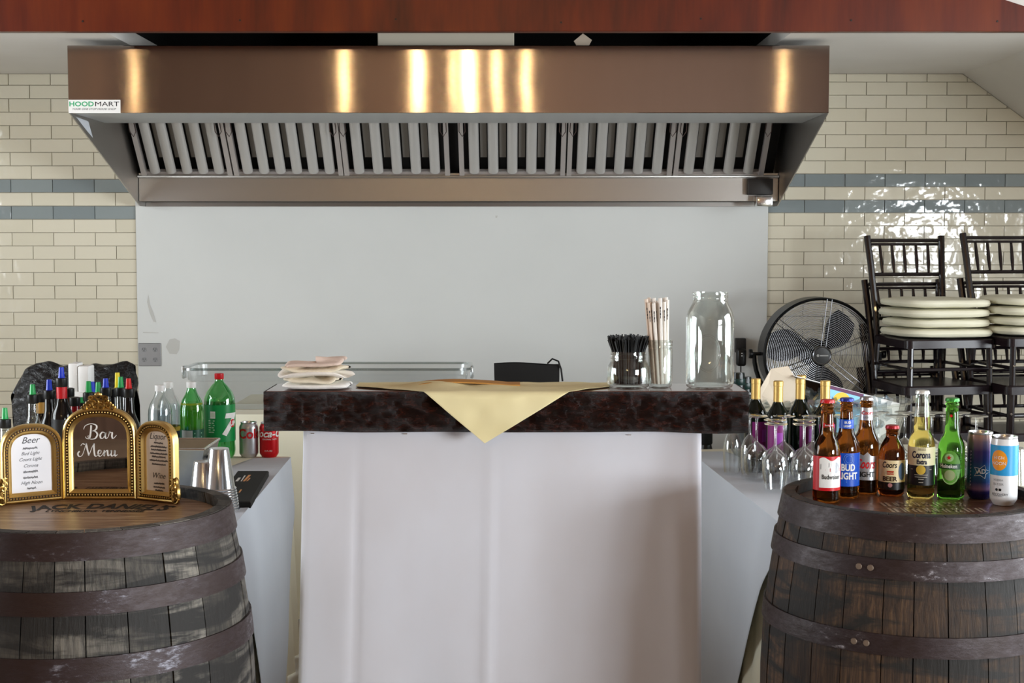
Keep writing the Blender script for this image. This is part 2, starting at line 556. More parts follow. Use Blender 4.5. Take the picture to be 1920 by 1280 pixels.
for c, d in (((.5 * (hx0 + hx1), 6.2, ZC + .62), (hx1 - hx0 + .1, 1.2, .04)), ((.5 * (hx0 + hx1), 6.77, ZC + .33), (hx1 - hx0 + .1, .03, .6)),
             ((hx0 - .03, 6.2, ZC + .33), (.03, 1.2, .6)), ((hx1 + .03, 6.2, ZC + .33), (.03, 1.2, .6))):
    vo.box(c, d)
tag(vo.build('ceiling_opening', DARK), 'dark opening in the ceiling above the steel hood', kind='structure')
# the red-brown board across the top
def wood(name, stops, scale, vec, rough=.35, bmp=.15, space='Object', coat=0., bscale=None):
    m = mat(name, stops[0][1], rough, coat=coat)
    v = coords(m, vec, space)
    n = noise(m, v, scale, 6, .6, .6)
    setc(m, ramp(m, n, stops))
    bump(m, n, bmp, .006)
    return m
BEAM = mat('red_brown_board', '6B2408', .35)
v = coords(BEAM, (1, 1, 1), 'World')
n1 = noise(BEAM, coords(BEAM, (1.6, 1, .35), 'World'), 3.2, 3, .5, .8)
n2 = noise(BEAM, coords(BEAM, (30, 1, 3), 'World'), 2.0, 4, .6)
setc(BEAM, mixc(BEAM, .25, ramp(BEAM, n1, [(.28, '380E04'), (.5, '561A06'), (.72, '6E2C0A')]), ramp(BEAM, n2, [(.3, '3A1004'), (.7, '66260A')])))
bump(BEAM, n2, .05, .004)
b0 = at(0, 62, BY).z
top = 2.62
xs1, xs2 = at(1866, 0, BY), at(1930, 21, BY)
sl2 = (xs1.z - xs2.z) / (xs2.x - xs1.x)
xe = 2.15
poly = [(-3.5, b0), (xe, b0), (xe, xs1.z - sl2 * (xe - xs1.x)), (xs1.x - (top - xs1.z) / sl2, top), (-3.5, top)]
bo = MB().prism(poly, .045, Matrix.Translation((0, BY + .0, 0)) @ TT, .002).build('trim_1', BEAM)
gab = [(.9, top), (xe - .02, b0 + .01), (XB, ZC + .004), (3.5, zs(3.5) + .004), (3.5, top)]
tag(MB().prism(gab, .04, Matrix.Translation((0, BY + .05, 0)) @ TT).build('wall_gable', CEIL), 'white wall above the sloping kitchen ceiling', kind='structure')
tag(bo, 'red-brown stained wooden board running across the top of the opening', kind='structure')
for px, py in ((155, 40), (450, 38), (742, 36), (1052, 42), (1314, 35), (1596, 38), (1870, 40)):
    p = at(px, py, BY - .046)
    MB().lathe([(0, 0), (.004, 0), (.004, .001), (0, .0015)], 8, T=Matrix.Translation(p) @ Matrix.Rotation(PI / 2, 4, 'X')).build('nail_head', mat('nail', '1A0D06', .5), bo)
# hall round the camera: side walls with window openings, rear wall, ceiling
def wall_x(name, x, y0, y1, z1, holes, label):
    mb = MB(); t = .1; ys = y0
    for a, b, c, d in sorted(holes):
        mb.box((x, (ys + a) / 2, z1 / 2), (t, a - ys, z1))
        mb.box((x, (a + b) / 2, c / 2), (t, b - a, c)); mb.box((x, (a + b) / 2, (d + z1) / 2), (t, b - a, z1 - d))
        ys = b
    mb.box((x, (ys + y1) / 2, z1 / 2), (t, y1 - ys, z1))
    tag(mb.build(name, HALLWOOD), label, kind='structure')
wall_x('wall_right', 4.2, -4.5, BY, 3.8, [(-2.3, .5, .75, 1.75), (2.4, 4.6, .6, 2.5)], 'wood wall of the hall with two windows')
wall_x('wall_left', -4.2, -4.5, BY, 3.8, [(2.6, 4.6, .6, 2.5)], 'wood wall of the hall with one window')
mb = MB()
mb.box((0, -4.5, 1.9), (8.4, .1, 3.8))
tag(mb.build('wall_rear', HALLWOOD), 'wood wall behind the camera', kind='structure')
mb = MB()
for x0, x1, z0, z1 in ((-4.2, -3.5, 0, 3.8), (3.5, 4.2, 0, 3.8), (-3.5, 3.5, 2.55, 3.8)):
    mb.box(((x0 + x1) / 2, BY + .05, (z0 + z1) / 2), (x1 - x0, .1, z1 - z0))
tag(mb.build('wall_front', CEIL), 'white wall round the kitchen opening', kind='structure')
mb = MB()
for x in (-3.55, 3.55): mb.box((x, 6.35, 1.3), (.1, 1.5, 2.6))
tag(mb.build('wall_kitchen', CEIL), 'white side walls of the kitchen recess', kind='structure')
tag(MB().box((0, .55, 3.85), (8.5, 10.2, .1)).build('ceiling_hall', HALLWOOD), 'wood ceiling of the hall', kind='structure')
WINW = mat('window_frame_white', 'E4E4E0', .5)
def win(name, horiz, fixed, a0, a1, z0, z1):
    mb = MB()
    def bar(a, z, da, dz):
        c, d = ((a, fixed, z), (da, .06, dz)) if horiz else ((fixed, a, z), (.06, da, dz))
        mb.box(c, d)
    n = max(2, round((a1 - a0) / .8))
    for i in range(n + 1): bar(a0 + (a1 - a0) * i / n, (z0 + z1) / 2, .06, z1 - z0)
    for z in (z0, (z0 + z1) / 2, z1): bar((a0 + a1) / 2, z, a1 - a0, .05)
    tag(mb.build(name, WINW), 'white framed hall window', kind='structure')
win('window_1', False, 4.16, -2.3, .5, .75, 1.75); win('window_2', False, 4.16, 2.4, 4.6, .6, 2.5)
win('window_3', False, -4.16, 2.6, 4.6, .6, 2.5)

# ================================================================== steel hood
HY = 5.85
h0, h1 = at(127, 150, HY).x, at(1555, 150, HY).x
zt, zf = at(841, 85, HY).z, at(841, 212, HY).z
zb = at(841, 387, WY - .02).z
hood = thing('range_hood', 'wide stainless steel kitchen exhaust hood with baffle filters on the tiled wall', 'range hood', ((h0 + h1) / 2, WY, zb))
O = Vector(hood.location)
def hp(mb, name, m, parent=hood, **k): 
    mb.v = [tuple(Vector(p) - O) for p in mb.v]
    return mb.build(name, m, parent, **k)
hw = h1 - h0; hc = (h0 + h1) / 2
fp = hp(MB().rbox((hc, HY + .003, (zt + zf) / 2), (hw, .006, zt - zf), .002, 1), 'front_panel', STEEL)
hp(MB().rbox((hc, (HY + WY) / 2 + .2, zt - .004), (hw - .01, WY - HY - .42, .006), .001, 1), 'top_panel', STEEL2)
SOFF = mat('soffit_steel', 'B9BBBB', .42, .5)
ysof = HY + .012 + 0.48
hp(MB().rbox((hc, (HY + .008 + ysof) / 2, zf + .004), (hw - .014, ysof - HY - .008, .006), .002, 1), 'soffit_panel', SOFF)
for sx in (h0 + .003, h1 - .003):
    pts = [(HY + .006, zf), (HY + .006, zt - .01), (WY - .012, zt - .01), (WY - .012, zb), (WY - .12, zb)]
    mb = MB(); n = len(pts)
    vs = [(sx - .0025, y, z) for y, z in pts] + [(sx + .0025, y, z) for y, z in pts]
    mb.add(vs, [tuple(range(n)), tuple(range(n, 2 * n))[::-1]] + [(i, (i + 1) % n, (i + 1) % n + n, i + n) for i in range(n)])
    hp(mb, 'side_panel', STEEL2, angle=20)
FB = at(841, 324, 6.90)                               # lower edge of the filter bank
FTY, FTZ = 6.90 - .42, FB.z + .42
hp(MB().rbox((hc, WY - .016, (zt + zb) / 2), (hw - .012, .006, zt - zb), .001, 1), 'back_panel', STEEL2)
hp(MB().rbox((hc, 6.945, (FB.z + zb) / 2 + .01), (hw - .014, .09, FB.z - zb - .02), .002, 1), 'grease_trough', STEEL2)
hp(MB().rbox((hc, 6.89, FB.z - .018), (hw - .014, .03, .012), .004, 2), 'trough_lip', STEEL2)
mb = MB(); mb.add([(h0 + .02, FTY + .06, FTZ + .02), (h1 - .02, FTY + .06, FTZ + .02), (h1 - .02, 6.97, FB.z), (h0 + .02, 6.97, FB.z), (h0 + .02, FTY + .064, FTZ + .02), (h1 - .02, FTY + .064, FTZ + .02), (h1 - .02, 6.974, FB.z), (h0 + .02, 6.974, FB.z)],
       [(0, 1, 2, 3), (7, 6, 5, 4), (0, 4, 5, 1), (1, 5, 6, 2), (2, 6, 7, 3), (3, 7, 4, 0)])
hp(mb, 'filter_shade_sheet', mat('filter_shadow', '14110F', .8))  # dark sheet, the gloom behind the baffles put into its colour
gc = at(1431, 377, 6.86)
cup = hp(MB().rbox((gc.x, 6.86, gc.z), (.075, .08, .05), .006, 2), 'grease_cup', STEEL3)
hp(MB().rbox((at(1425, 350, 6.87).x, 6.87, at(1425, 350, 6.87).z), (.115, .05, .075), .004, 2), 'junction_box', mat('dark_box', '1E1A18', .5))
# filters
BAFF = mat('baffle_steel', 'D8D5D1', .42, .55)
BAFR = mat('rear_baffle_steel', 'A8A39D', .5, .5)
FRM = mat('filter_frame_steel', 'D0C8C4', .42, .6)
def filter_matrix(px0):
    x0 = at(px0, 322, 6.9).x
    return Matrix(((1, 0, 0, x0), (0, .7071, -.7071, 6.9), (0, -.7071, -.7071, FB.z), (0, 0, 0, 1)))  # local x right, y down-slope(to back), z = out to viewer
edges_px = [(268, 438), (441, 645), (647, 844), (862, 1059), (1062, 1258), (1261, 1430)]
for fi, (pa, pb) in enumerate(edges_px):
    xa, xb_ = at(pa, 322, 6.9).x, at(pb, 322, 6.9).x
    W = xb_ - xa; L = .6
    T = Matrix.Translation(-O) @ filter_matrix(pa)
    fr = MB()
    for x in (.011, W - .011): fr.box((x, -L / 2, .012), (.022, L, .03), T)
    for y in (-.008, -L + .008): fr.box((W / 2, y, .0), (W, .016, .02), T)
    fo = fr.build('baffle_filter', FRM, hood)
    nb = max(4, round((W - .06) / .081))
    pit = (W - .05) / nb
    for k in range(nb):
        cx = .025 + pit * (k + .5)
        mb = MB()
        prof = [(cx + .024 * math.cos(a), .008 + .02 * math.sin(a)) for a in [PI * i / 6 for i in range(7)]]
        n = len(prof)
        vs = [(x, -.018, z) for x, z in prof] + [(x, -L + .02, z) for x, z in prof]
        mb.add(vs, [(i, i + 1, n + i + 1, n + i) for i in range(n - 1)] + [tuple(range(n))[::-1]], T)
        mb.build('baffle', BAFF, fo)
        if k < nb - 1:
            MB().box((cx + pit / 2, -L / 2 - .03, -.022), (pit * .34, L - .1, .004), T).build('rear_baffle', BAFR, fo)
    for x in (.02, W - .02):
        pts = [(x, -.36, .03), (x - .012, -.36, .045), (x - .014, -.30, .055), (x, -.275, .06), (x + .014, -.30, .055), (x + .012, -.36, .045)]
        MB().tube(pts, .0022, 6, T=T).build('wire_handle', mat('wire', '5A4A46', .4, .8), fo)
# maker's sticker
SY = HY - .0012
s0, s1 = at(128, 187, SY), at(226, 212, SY)
st = hp(MB().rbox(((s0.x + s1.x) / 2, SY + .0008, (s0.z + s1.z) / 2), (s1.x - s0.x, .0012, s0.z - s1.z), .0003, 1), 'maker_sticker', mat('sticker_white', 'E6E4E0', .5))
def onsticker(px, py): 
    p = at(px, py, SY - .0002) - O
    return lambda x, y: (p.x + x, p.y, p.z + y)
ws = (s1.x - s0.x)
text('sticker_text', 'HOOD', .026, onsticker(153, 199), mat('sticker_green', '2FA26A', .5), st, width=ws * .47, bold=.0006)
text('sticker_text', 'MART', .026, onsticker(201, 199), BLK, st, width=ws * .46)
text('sticker_text', 'YOUR ONE STOP HOOD SHOP', .011, onsticker(177, 206), BLK, st, width=ws * .84, shear=.3)
mb = MB(); q4 = [(5.93, zf - .008), (6.10, zf - .012), (6.16, zf - .075), (6.05, zf - .045)]
mb.add([(h0 + .0062, y, z) for y, z in q4] + [(h0 + .007, y, z) for y, z in q4], [(0, 1, 2, 3), (7, 6, 5, 4)] + [(i, (i + 1) % 4, (i + 1) % 4 + 4, i + 4) for i in range(4)])
hp(mb, 'paper_notice', mat('paper_grey', 'C9CCD2', .6))
# duct collar and scrap of foil seen in the gap over the hood
a_, b_ = at(708, 74, 5.95), at(964, 74, 5.95)
dc = MB(); zz = zt + .02
dc.rbox(((a_.x + b_.x) / 2, 6.15, zt + .16), (b_.x - a_.x, .4, .32), .004, 1)
hp(dc, 'duct_collar', mat('duct_galvanised', 'CFC6B4', .5, .2))
q = at(1093, 75, 5.9)
mb = MB(); mb.add([(q.x - .036, 5.90, q.z - .004), (q.x, 5.90, q.z + .026), (q.x + .036, 5.9, q.z + .0), (q.x + .02, 5.9, q.z - .03), (q.x - .02, 5.9, q.z - .03),
        (q.x - .036, 5.912, q.z - .004), (q.x, 5.912, q.z + .026), (q.x + .036, 5.912, q.z + .0), (q.x + .02, 5.912, q.z - .03), (q.x - .02, 5.912, q.z - .03)],
       [(0, 1, 2, 3, 4), (9, 8, 7, 6, 5)] + [(i, (i + 1) % 5, (i + 1) % 5 + 5, i + 5) for i in range(5)])
hp(mb, 'foil_flap', mat('foil_tape', 'C9B9A6', .4, .5))

# outlet on the panel
o0, o1 = at(260, 643, WY - .012), at(302, 686, WY - .012)
ol = thing('wall_outlet', 'square steel plate with two double power sockets on the edge of the white panel', 'outlet', ((o0.x + o1.x) / 2, WY - .011, (o0.z + o1.z) / 2))
ow, oh = o1.x - o0.x, o0.z - o1.z
MB().rbox((0, -.003, 0), (ow, .006, oh), .002, 1).build('cover_plate', mat('outlet_steel', '9B9C9E', .35, .9), ol)
for sx in (-.25, .25):
    for sz in (-.22, .22):
        s_ = MB().lathe([(0, .0), (.013, 0), (.013, .0015), (0, .002)], 14, T=Matrix.Translation((sx * ow, -.006, sz * oh)) @ Matrix.Rotation(PI / 2, 4, 'X')).build('socket', mat('socket_grey', '8A8B8C', .5), ol)
        sl = MB()
        for dx, dz, w_, h_ in ((-.005, .003, .002, .008), (.005, .003, .002, .007), (0, -.006, .004, .004)): sl.box((sx * ow + dx, -.0083, sz * oh + dz), (w_, .0008, h_))
        sl.build('socket_slot', BLACKM, s_)

# ================================================================== bar in the middle
TZ = .70                                            # table tops
SY0 = 3.42
sa, sb = at(493, 735, SY0), at(1405, 735, SY0)
SZ = sa.z; SH = SZ - at(900, 808, SY0).z
SX0, SX1, SD = sa.x, sb.x, .21
BARK = mat('dark_bark_edge', '2A140D', .24)
v = coords(BARK, (1, 1, 1), 'World')
n1 = noise(BARK, coords(BARK, (12, 12, 27), 'World'), 3., 8, .68, .6)
n2 = noise(BARK, coords(BARK, (40, 40, 70), 'World'), 5., 4, .6)
setc(BARK, ramp(BARK, n1, [(.3, '0C0605'), (.48, '25120C'), (.62, '3E1C12'), (.76, '6A3020')]))
mm = nd(BARK, 'ShaderNodeMath', operation='ADD'); lk(BARK, n1, mm.inputs[0]); lk(BARK, n2, mm.inputs[1])
bump(BARK, mm.outputs[0], 1., .016)
SLABW = wood('varnished_slab_top', [(.3, '4A2114'), (.7, '7A4630')], 4, (2, 22, 2), .12, .05, 'World', .5)
sr = random.Random(3)
wave = [sr.uniform(-1, 1) for _ in range(400)]
def nz(x, z):                                       # cheap value noise for the bark edge
    def h(i, j): return wave[(i * 37 + j * 91) % 400]
    xi, zi = math.floor(x), math.floor(z); fx, fz = x - xi, z - zi
    fx, fz = fx * fx * (3 - 2 * fx), fz * fz * (3 - 2 * fz)
    return (h(xi, zi) * (1 - fx) + h(xi + 1, zi) * fx) * (1 - fz) + (h(xi, zi + 1) * (1 - fx) + h(xi + 1, zi + 1) * fx) * fz
slab = thing('wooden_bar_top', 'thick dark wooden slab with rough bark edge lying on the white-clothed bar', 'bar top', ((SX0 + SX1) / 2, SY0 + SD / 2, SZ - SH))
mb = MB(); LW = SX1 - SX0
def bark(u, v):
    x = -LW / 2 + LW * u; z = SH * (1 - v)
    e = math.sin(PI * min(max(v, 0), 1)) ** .5
    y = -SD / 2 - .001 - e * (.006 + .007 * nz(x * 30, z * 45) + .004 * nz(x * 75, z * 110 + 9))
    zz = z - (v ** 3) * (.004 + .006 * nz(x * 6, 1.5))
    return (x, y + .012, zz)
NU, NV = 230, 18
g0 = len(mb.v); mb.grid(bark, NU, NV)
mb.build('bark_edge', BARK, slab, normals=False)
mb = MB(); mb.rbox((0, .008, SH / 2 + .001), (LW - .002, SD - .018, SH - .001), .003, 1)
mb.build('slab_body', SLABW, slab)
mb = MB()
for s_ in (-1, 1): mb.grid(lambda u, v: (s_ * (LW / 2 + .0005 + .004 * abs(nz(u * 8, v * 6)) * math.sin(PI * u) * math.sin(PI * v)), -SD / 2 + .010 + (SD - .010) * u, SH * (1 - v)), 16, 10)
mb.build('slab_end', BARK, slab)

# bar body and its cloth
CY = 3.475
c0, c1 = at(568, 810, CY).x, at(1316, 810, CY).x
d0, d1 = at(555, 1280, CY).x, at(1317, 1280, CY).x
bar = thing('bar_counter', 'plain bar counter hidden under a white cloth below the wooden slab', 'counter', ((c0 + c1) / 2, CY + .1, 0))
BW = c1 - c0
for s_ in (-1, 1): MB().box((s_ * (BW / 2 - .04), 0, (SZ - SH) / 2), (.03, .14, SZ - SH - .004)).build('side_panel', HALLWOOD, bar)
MB().box((0, 0, SZ - SH - .02), (BW - .06, .14, .03)).build('top_rail', HALLWOOD, bar)
MB().box((0, .06, .45), (BW - .11, .015, .8)).build('back_panel', HALLWOOD, bar)
cz1 = SZ - SH - .003
def barcloth(u, v):                                 # u runs round the left side, the front and the right side
    z = cz1 * (1 - v)
    fl = v * 1.3
    xl = c0 + (d0 - c0) * fl; xr = c1 + (d1 - c1) * fl
    t = (u - .14) / .72
    if t < 0: x, y = xl, CY + .19 * (-t / .1944)
    elif t > 1: x, y = xr, CY + .19 * ((t - 1) / .1944)
    else:
        x = xl + (xr - xl) * t; y = CY
        f = 0
        for cx, wd, am in ((.138, .010, .004), (.47, .012, -.005), (.60, .06, .005), (.82, .06, .006), (.30, .08, .004), (.94, .03, -.005)):
            dx = t - cx - .02 * (v - .3) * (1 if cx > .5 else -.4)
            f += am * math.exp(-(dx / wd) ** 2) * min(1, v * 3 + .15)
        if t < .138: f -= .003 * min(1, v * 4)
        y += f - .010 * v + .004 * nz(t * 7, v * 5) * min(1, v * 4)
        edge = min(t, 1 - t)
        if edge < .012: y += (.012 - edge) * .5
    return (x, y, z)
mb = MB(); mb.slabgrid(barcloth, 120, 40, (.0, .0012, 0))
BARC = mat('white_bar_cloth', 'DDDDE3', .8)
nn = noise(BARC, coords(BARC, (1, 1, .6), 'World'), 5, 3)
setc(BARC, ramp(BARC, nn, [(.35, 'CECDD3'), (.65, 'D3D4DC')]))
cl = mb.build('bar_cloth', BARC, angle=60, normals=False)
tag(cl, 'white cloth hanging down the front of the bar below the wooden slab', 'cloth')
for px, py in ((586, 812), (760, 813), (1180, 815)):
    p = at(px, py, CY - .003)
    MB().box(tuple(p), (.009, .002, .002)).build('staple', STEEL3, cl)

# yellow napkin laid over the slab with one corner hanging
NAP = m_noisy('pale_yellow_cloth', 'E8DCAE', 'DFD19E', .8, 5)
nf = SY0 - .014                                     # front edge
pL, pR = at(796, 735, nf).x, at(1066, 735, nf).x
tip = at(909, 830, nf)
zn = SZ + .0025
wl, wr = at(664, 728, 3.5).x, at(1146, 728, 3.5).x
def napkin(u, v):
    if v < .45:                                     # hanging corner
        k = v / .45
        xa = tip.x + (pL - tip.x) * k; xb = tip.x + (pR - tip.x) * k
        x = xa + (xb - xa) * u
        z = tip.z + (zn - tip.z) * k
        y = nf - .004 - .004 * math.sin(k * PI) - .003 * nz(x * 25, z * 25)
        if k > .93: y = nf - .004 + (k - .93) * .06; 
        return (x, y, z)
    k = (v - .45) / .55
    e = min(1, k / .55)
    xa = pL + (wl - pL) * e; xb = pR + (wr - pR) * e
    x = xa + (xb - xa) * u
    y = nf + .004 + k * (SD + .004)
    lump = .013 * math.exp(-((u - .30) / .10) ** 2) * math.exp(-((k - .5) / .3) ** 2) + .008 * math.exp(-((u - .52) / .12) ** 2) * math.exp(-((k - .6) / .3) ** 2)
    return (x, y, zn + lump + .0015 * (1 + nz(x * 30, y * 30)) * min(1, k * 4))
mb = MB(); mb.slabgrid(napkin, 44, 44, (0, .0006, -.0008))
nap = mb.build('napkin', NAP, angle=60)
tag(nap, 'pale yellow cloth napkin with its corner hanging over the bark edge', 'napkin')
ORF = mat('orange_lining', 'B98440', .8)
def fold(u, v):
    x = at(785, 720, 3.52).x + (at(975, 720, 3.52).x - at(785, 720, 3.52).x) * u
    h = .012 * math.sin(PI * min(1, u * 1.15)) ** .7 * (1 - .55 * u)
    return (x, 3.50 + .075 * v, SZ + .006 + h * math.sin(PI * (.25 + .5 * v)) + .004)
mb = MB(); mb.slabgrid(fold, 24, 8, (0, 0, -.003)); mb.build('folded_edge', ORF, nap)

# folded towels
TOW = [m_noisy('towel_' + n, c, c, .9, 40, bmp=.3) for n, c in (('white', 'ECEAE6'), ('cream', 'E6DCC6'), ('rose', 'E3CDBF'), ('pale', 'E8E2DA'))]
tr = random.Random(5)
zt_ = SZ + .001
for i, (pxa, pxb, h, mi, lab) in enumerate(((532, 662, .016, 0, 'white folded towel at the bottom of the stack on the bar'), (536, 640, .014, 1, 'cream folded towel second from the bottom of the stack'),
        (528, 664, .015, 3, 'off-white folded towel in the middle of the stack with a drooping end'), (530, 655, .012, 1, 'cream folded towel just below the pinkish top towel'), (534, 652, .012, 2, 'pinkish folded towel on top of the stack on the bar'))):
    xa, xb = at(pxa, 700, 3.52).x, at(pxb, 700, 3.52).x
    cx, W = (xa + xb) / 2, (xb - xa) / 2
    sd = i * 3.1
    def tw(u, v, sgn):
        a = 2 * PI * u
        c, s_ = math.cos(a), math.sin(a)
        rx = math.copysign(abs(c) ** .45, c) * W; ry = math.copysign(abs(s_) ** .45, s_) * .065
        k = math.sin(v * PI / 2)
        z = h / 2 + sgn * h / 2 * math.cos(v * PI / 2) ** .6
        wz = .0045 * nz(rx * 22 + sd, ry * 16 + sd) * (1 if i else .2)
        if i == 4: wz += .008 * max(0, c) - .004 * max(0, -c)
        if i == 2: wz -= .012 * max(0, c) ** 3 * k
        bulge = 1 + .10 * nz(a * 1.3 + sd, 3.7 + sd)
        lip = .004 * math.sin(a * 3 + sd) * k
        return (cx + rx * k * bulge + .004 * math.sin(sd), 3.515 + ry * k * bulge, zt_ + max(z * .1, z + wz + (lip if i else 0)))
    mb = MB(); mb.grid(lambda u, v: tw(u, v, 1), 40, 6); mb.grid(lambda u, v: tw(u, 1 - v, -1), 40, 6)
    tag(mb.build('folded_towel', TOW[mi], angle=60), lab, 'towel', 'folded towels on the bar')
    zt_ += h * .92

# ================================================================== jars on the slab
def jar(name, label, px, pyb, h, r, rn, sh, body_z, group=None, threads=2):
    p = onz(px, pyb, SZ); y = p.y + r
    t = thing(name, label, 'jar', (p.x, y, SZ))
    t.location.x = p.x * y / p.y
    zn_ = h - sh
    out = [(0, .002), (r * .6, .003), (r * .82, 0), (r * .95, .004), (r, .014), (r, body_z), (r * .985, body_z + (zn_ - body_z) * .25), (r * .90, body_z + (zn_ - body_z) * .6), (rn * 1.02, zn_)]
    nz_ = []
    for k in range(threads):
        za = zn_ + sh * (.18 + .42 * k)
        nz_ += [(rn, za), (rn + .0022, za + sh * .07), (rn, za + sh * .14)]
    out += nz_ + [(rn, h - .003), (rn + .001, h - .0015), (rn, h)]
    th = .0028
    inn = [(rn - th, h), (rn - th, zn_), (r * .90 - th, body_z + (zn_ - body_z) * .6), (r - th, body_z), (r - th, .018), (r * .85, .009), (0, .008)]
    MB().lathe(out + inn, 40).build('glass_body', GLASSJ, t, angle=50)
    return t
big = jar('mason_jar', 'large empty clear glass mason jar on the wooden bar', 1330, 731.5, .232, .058, .042, .027, .165)
mb = MB()
for k, (rx, rz_) in enumerate(((.030, .045), (.026, .041))):
    pts = [cylmap(.0583, .088)(rx * math.cos(a) - .012, rz_ * math.sin(a)) for a in [2 * PI * i / 28 for i in range(28)]]
    mb.tube(pts, .0009, 5, closed=True)
mb.build('embossed_oval', GLASSJ, big)
mb = MB()
for k in range(7): mb.rbox((0, -.0585, .04 + k * .018), (.010, .002, .0035), .001, 1, Matrix.Rotation(R(62), 4, 'Z'))
mb.build('measure_marks', GLASSJ, big)
sj = jar('mason_jar', 'squat clear mason jar holding black stir straws on the bar', 1178, 730.5, .0885, .052, .0425, .022, .047)
tj = jar('mason_jar', 'tall narrow clear jar holding paper-wrapped straws on the bar', 1237, 728.5, .117, .030, .0295, .018, .093)
STIR = mat('black_straw', '050505', .45)
mb = MB()
q = random.Random(11)
for k in range(260):
    a = q.uniform(0, 2 * PI); rr = math.sqrt(q.random())
    b0, b1, b2 = rr * .033, rr * .0385, rr * .0505
    top = .122 + q.uniform(-.006, .010) - .004 * rr
    ca, sa_ = math.cos(a), math.sin(a)
    mb.tube([(b0 * ca, b0 * sa_, .0105), (b1 * ca, b1 * sa_, .085), (b2 * ca, b2 * sa_, top)], .0017, 5)
o = mb.build('stir_straws', STIR, None, tuple(sj.location)); tag(o, 'bundle of thin black stir straws fanning out of the squat jar', 'stir straws', kind='stuff')
PAPER = mat('straw_wrapper', 'E9E2DA', .7)
PAPB = mat('straw_wrapper_beige', 'DCC9B8', .7)
PRNT = mat('wrapper_print', '2A2A33', .6)
q = random.Random(4)
spots = [(0, 0)] + [(.0085 * math.cos(i * PI / 3), .0085 * math.sin(i * PI / 3)) for i in range(6)] + [(.0168 * math.cos(i * PI / 6 + .2), .0168 * math.sin(i * PI / 6 + .2)) for i in range(12)]
for i, (sx, sy) in enumerate(spots):
    lean = (sx * .55 - .010 + q.uniform(-.002, .002), sy * .3)
    top = .212 + q.uniform(-.008, .008)
    mb = MB()
    P0, P1 = (sx, sy, .0105), (sx + lean[0], sy + lean[1], top)
    mb.tube([P0, [P0[k] + (P1[k] - P0[k]) * .5 for k in range(3)], P1], .0045, 7)
    so = mb.build('wrapped_straw', PAPB if sx < -.008 else PAPER, None, tuple(tj.location))
    tag(so, 'paper-wrapped drinking straw standing in the tall narrow jar', 'straw', 'wrapped straws in the tall jar')
    if sy < .006:
        pm = MB()
        for kk in range(4):
            f_ = .78 + kk * .035
            c_ = [P0[k] + (P1[k] - P0[k]) * f_ for k in range(3)]
            pm.box((c_[0], c_[1] - .0046, c_[2]), (.0022 if kk % 2 else .0012, .0006, .006))
        pm.build('wrapper_print', PRNT, so)

# ================================================================== tables and their cloths
def draped_table(label_t, label_c, corners, z, under, drop_sides):
    """corners: near-inner, far-inner, far-outer, near-outer (x, y)"""
    cx = sum(c[0] for c in corners) / 4; cy = sum(c[1] for c in corners) / 4
    t = thing('folding_table', label_t, 'table', (cx, cy, 0))
    sh = [(cx + (x - cx) * .985 - cx, cy + (y - cy) * .985 - cy) for x, y in corners]
    MB().prism(sh, .03, Matrix.Translation((0, 0, z - .033))).build('table_top', WHITE, t)
    for x, y in sh: MB().tube([(x * .88, y * .88, 0), (x * .88, y * .88, z - .033)], .014, 8).build('leg', ALU, t)
    mb = MB()
    n = len(corners)
    # top sheet
    def topf(u, v):
        a = Vector(corners[0]).lerp(Vector(corners[1]), v); b = Vector(corners[3]).lerp(Vector(corners[2]), v)
        p = a.lerp(b, u); return (p.x, p.y, z)
    mb.grid(topf, 10, 14)
    for i in drop_sides:
        A, B = Vector(corners[i]), Vector(corners[(i + 1) % n])
        out = Vector(((B - A).y, -(B - A).x)).normalized()
        if (A + B).dot(out) / 2 - Vector((cx, cy)).dot(out) < 0: out = -out
        Lg = (B - A).length
        def side_f(u, v):
            p = A.lerp(B, u)
            fold_ = (.012 * math.sin(u * Lg * 26 + 1.3 * math.sin(u * 9)) + .006 * math.sin(u * Lg * 61)) * v ** .8 + .02 * v
            q_ = p + out * (fold_ + .001)
            return (q_.x, q_.y, z - (z - .006) * v)
        mb.grid(side_f, max(12, int(Lg * 60)), 14)
    o = mb.build('tablecloth', under, normals=False, angle=60)
    tag(o, label_c, 'tablecloth')
    return t, o
def corner_drape(label, A, B, out, z, apex, drop, m):
    """the corner of a square cloth laid cornerwise: a triangle over the table's edge from A to B"""
    A, B, out = Vector(A), Vector(B), Vector(out).normalized()
    mb = MB(); Lg = (B - A).length
    def f(u, v):
        if v < .2:
            k = 1 - v / .2
            p = A.lerp(B, u) - out * (.30 * k * (1 - abs(2 * u - 1) * .6)) + out * (.008 * (1 - k) ** 4)
            return (p.x, p.y, z + .0006 + .0022 * (1 - k) ** 6)
        k = (v - .2) / .8
        w_ = 1 - k
        uu = apex + (u - apex) * w_
        p = A.lerp(B, uu)
        zz = max(.004, z + .0028 - drop * k)
        q_ = p + out * (.008 + .030 * min(1, k * 5) + .012 * math.sin(uu * Lg * 9 + .5) * k + .02 * k)
        return (q_.x, q_.y, zz)
    mb.slabgrid(f, 44, 40, (-out.x * .001, -out.y * .001, -.0012))
    o = mb.build('overlay_cloth', m, normals=False, angle=60)
    return tag(o, label, 'tablecloth')
A0, A1 = (-.715, 3.35), (-.772, 5.03)
draped_table('folding table under cream cloth beside the barrel with the menu frame', 'cream floor-length cloth under the table of sodas and liquor', (A0, A1, (-1.95, 5.06), (-1.95, 3.35)), TZ, CREAM, (0, 1, 3))
corner_drape('white overlay cloth hanging in a triangle below the black mat', (-.731, 3.62), (-.771, 5.0), (1, .03), TZ, .42, .78, CLOTH)
B0, B1 = (.726, 3.60), (.632, 5.2)
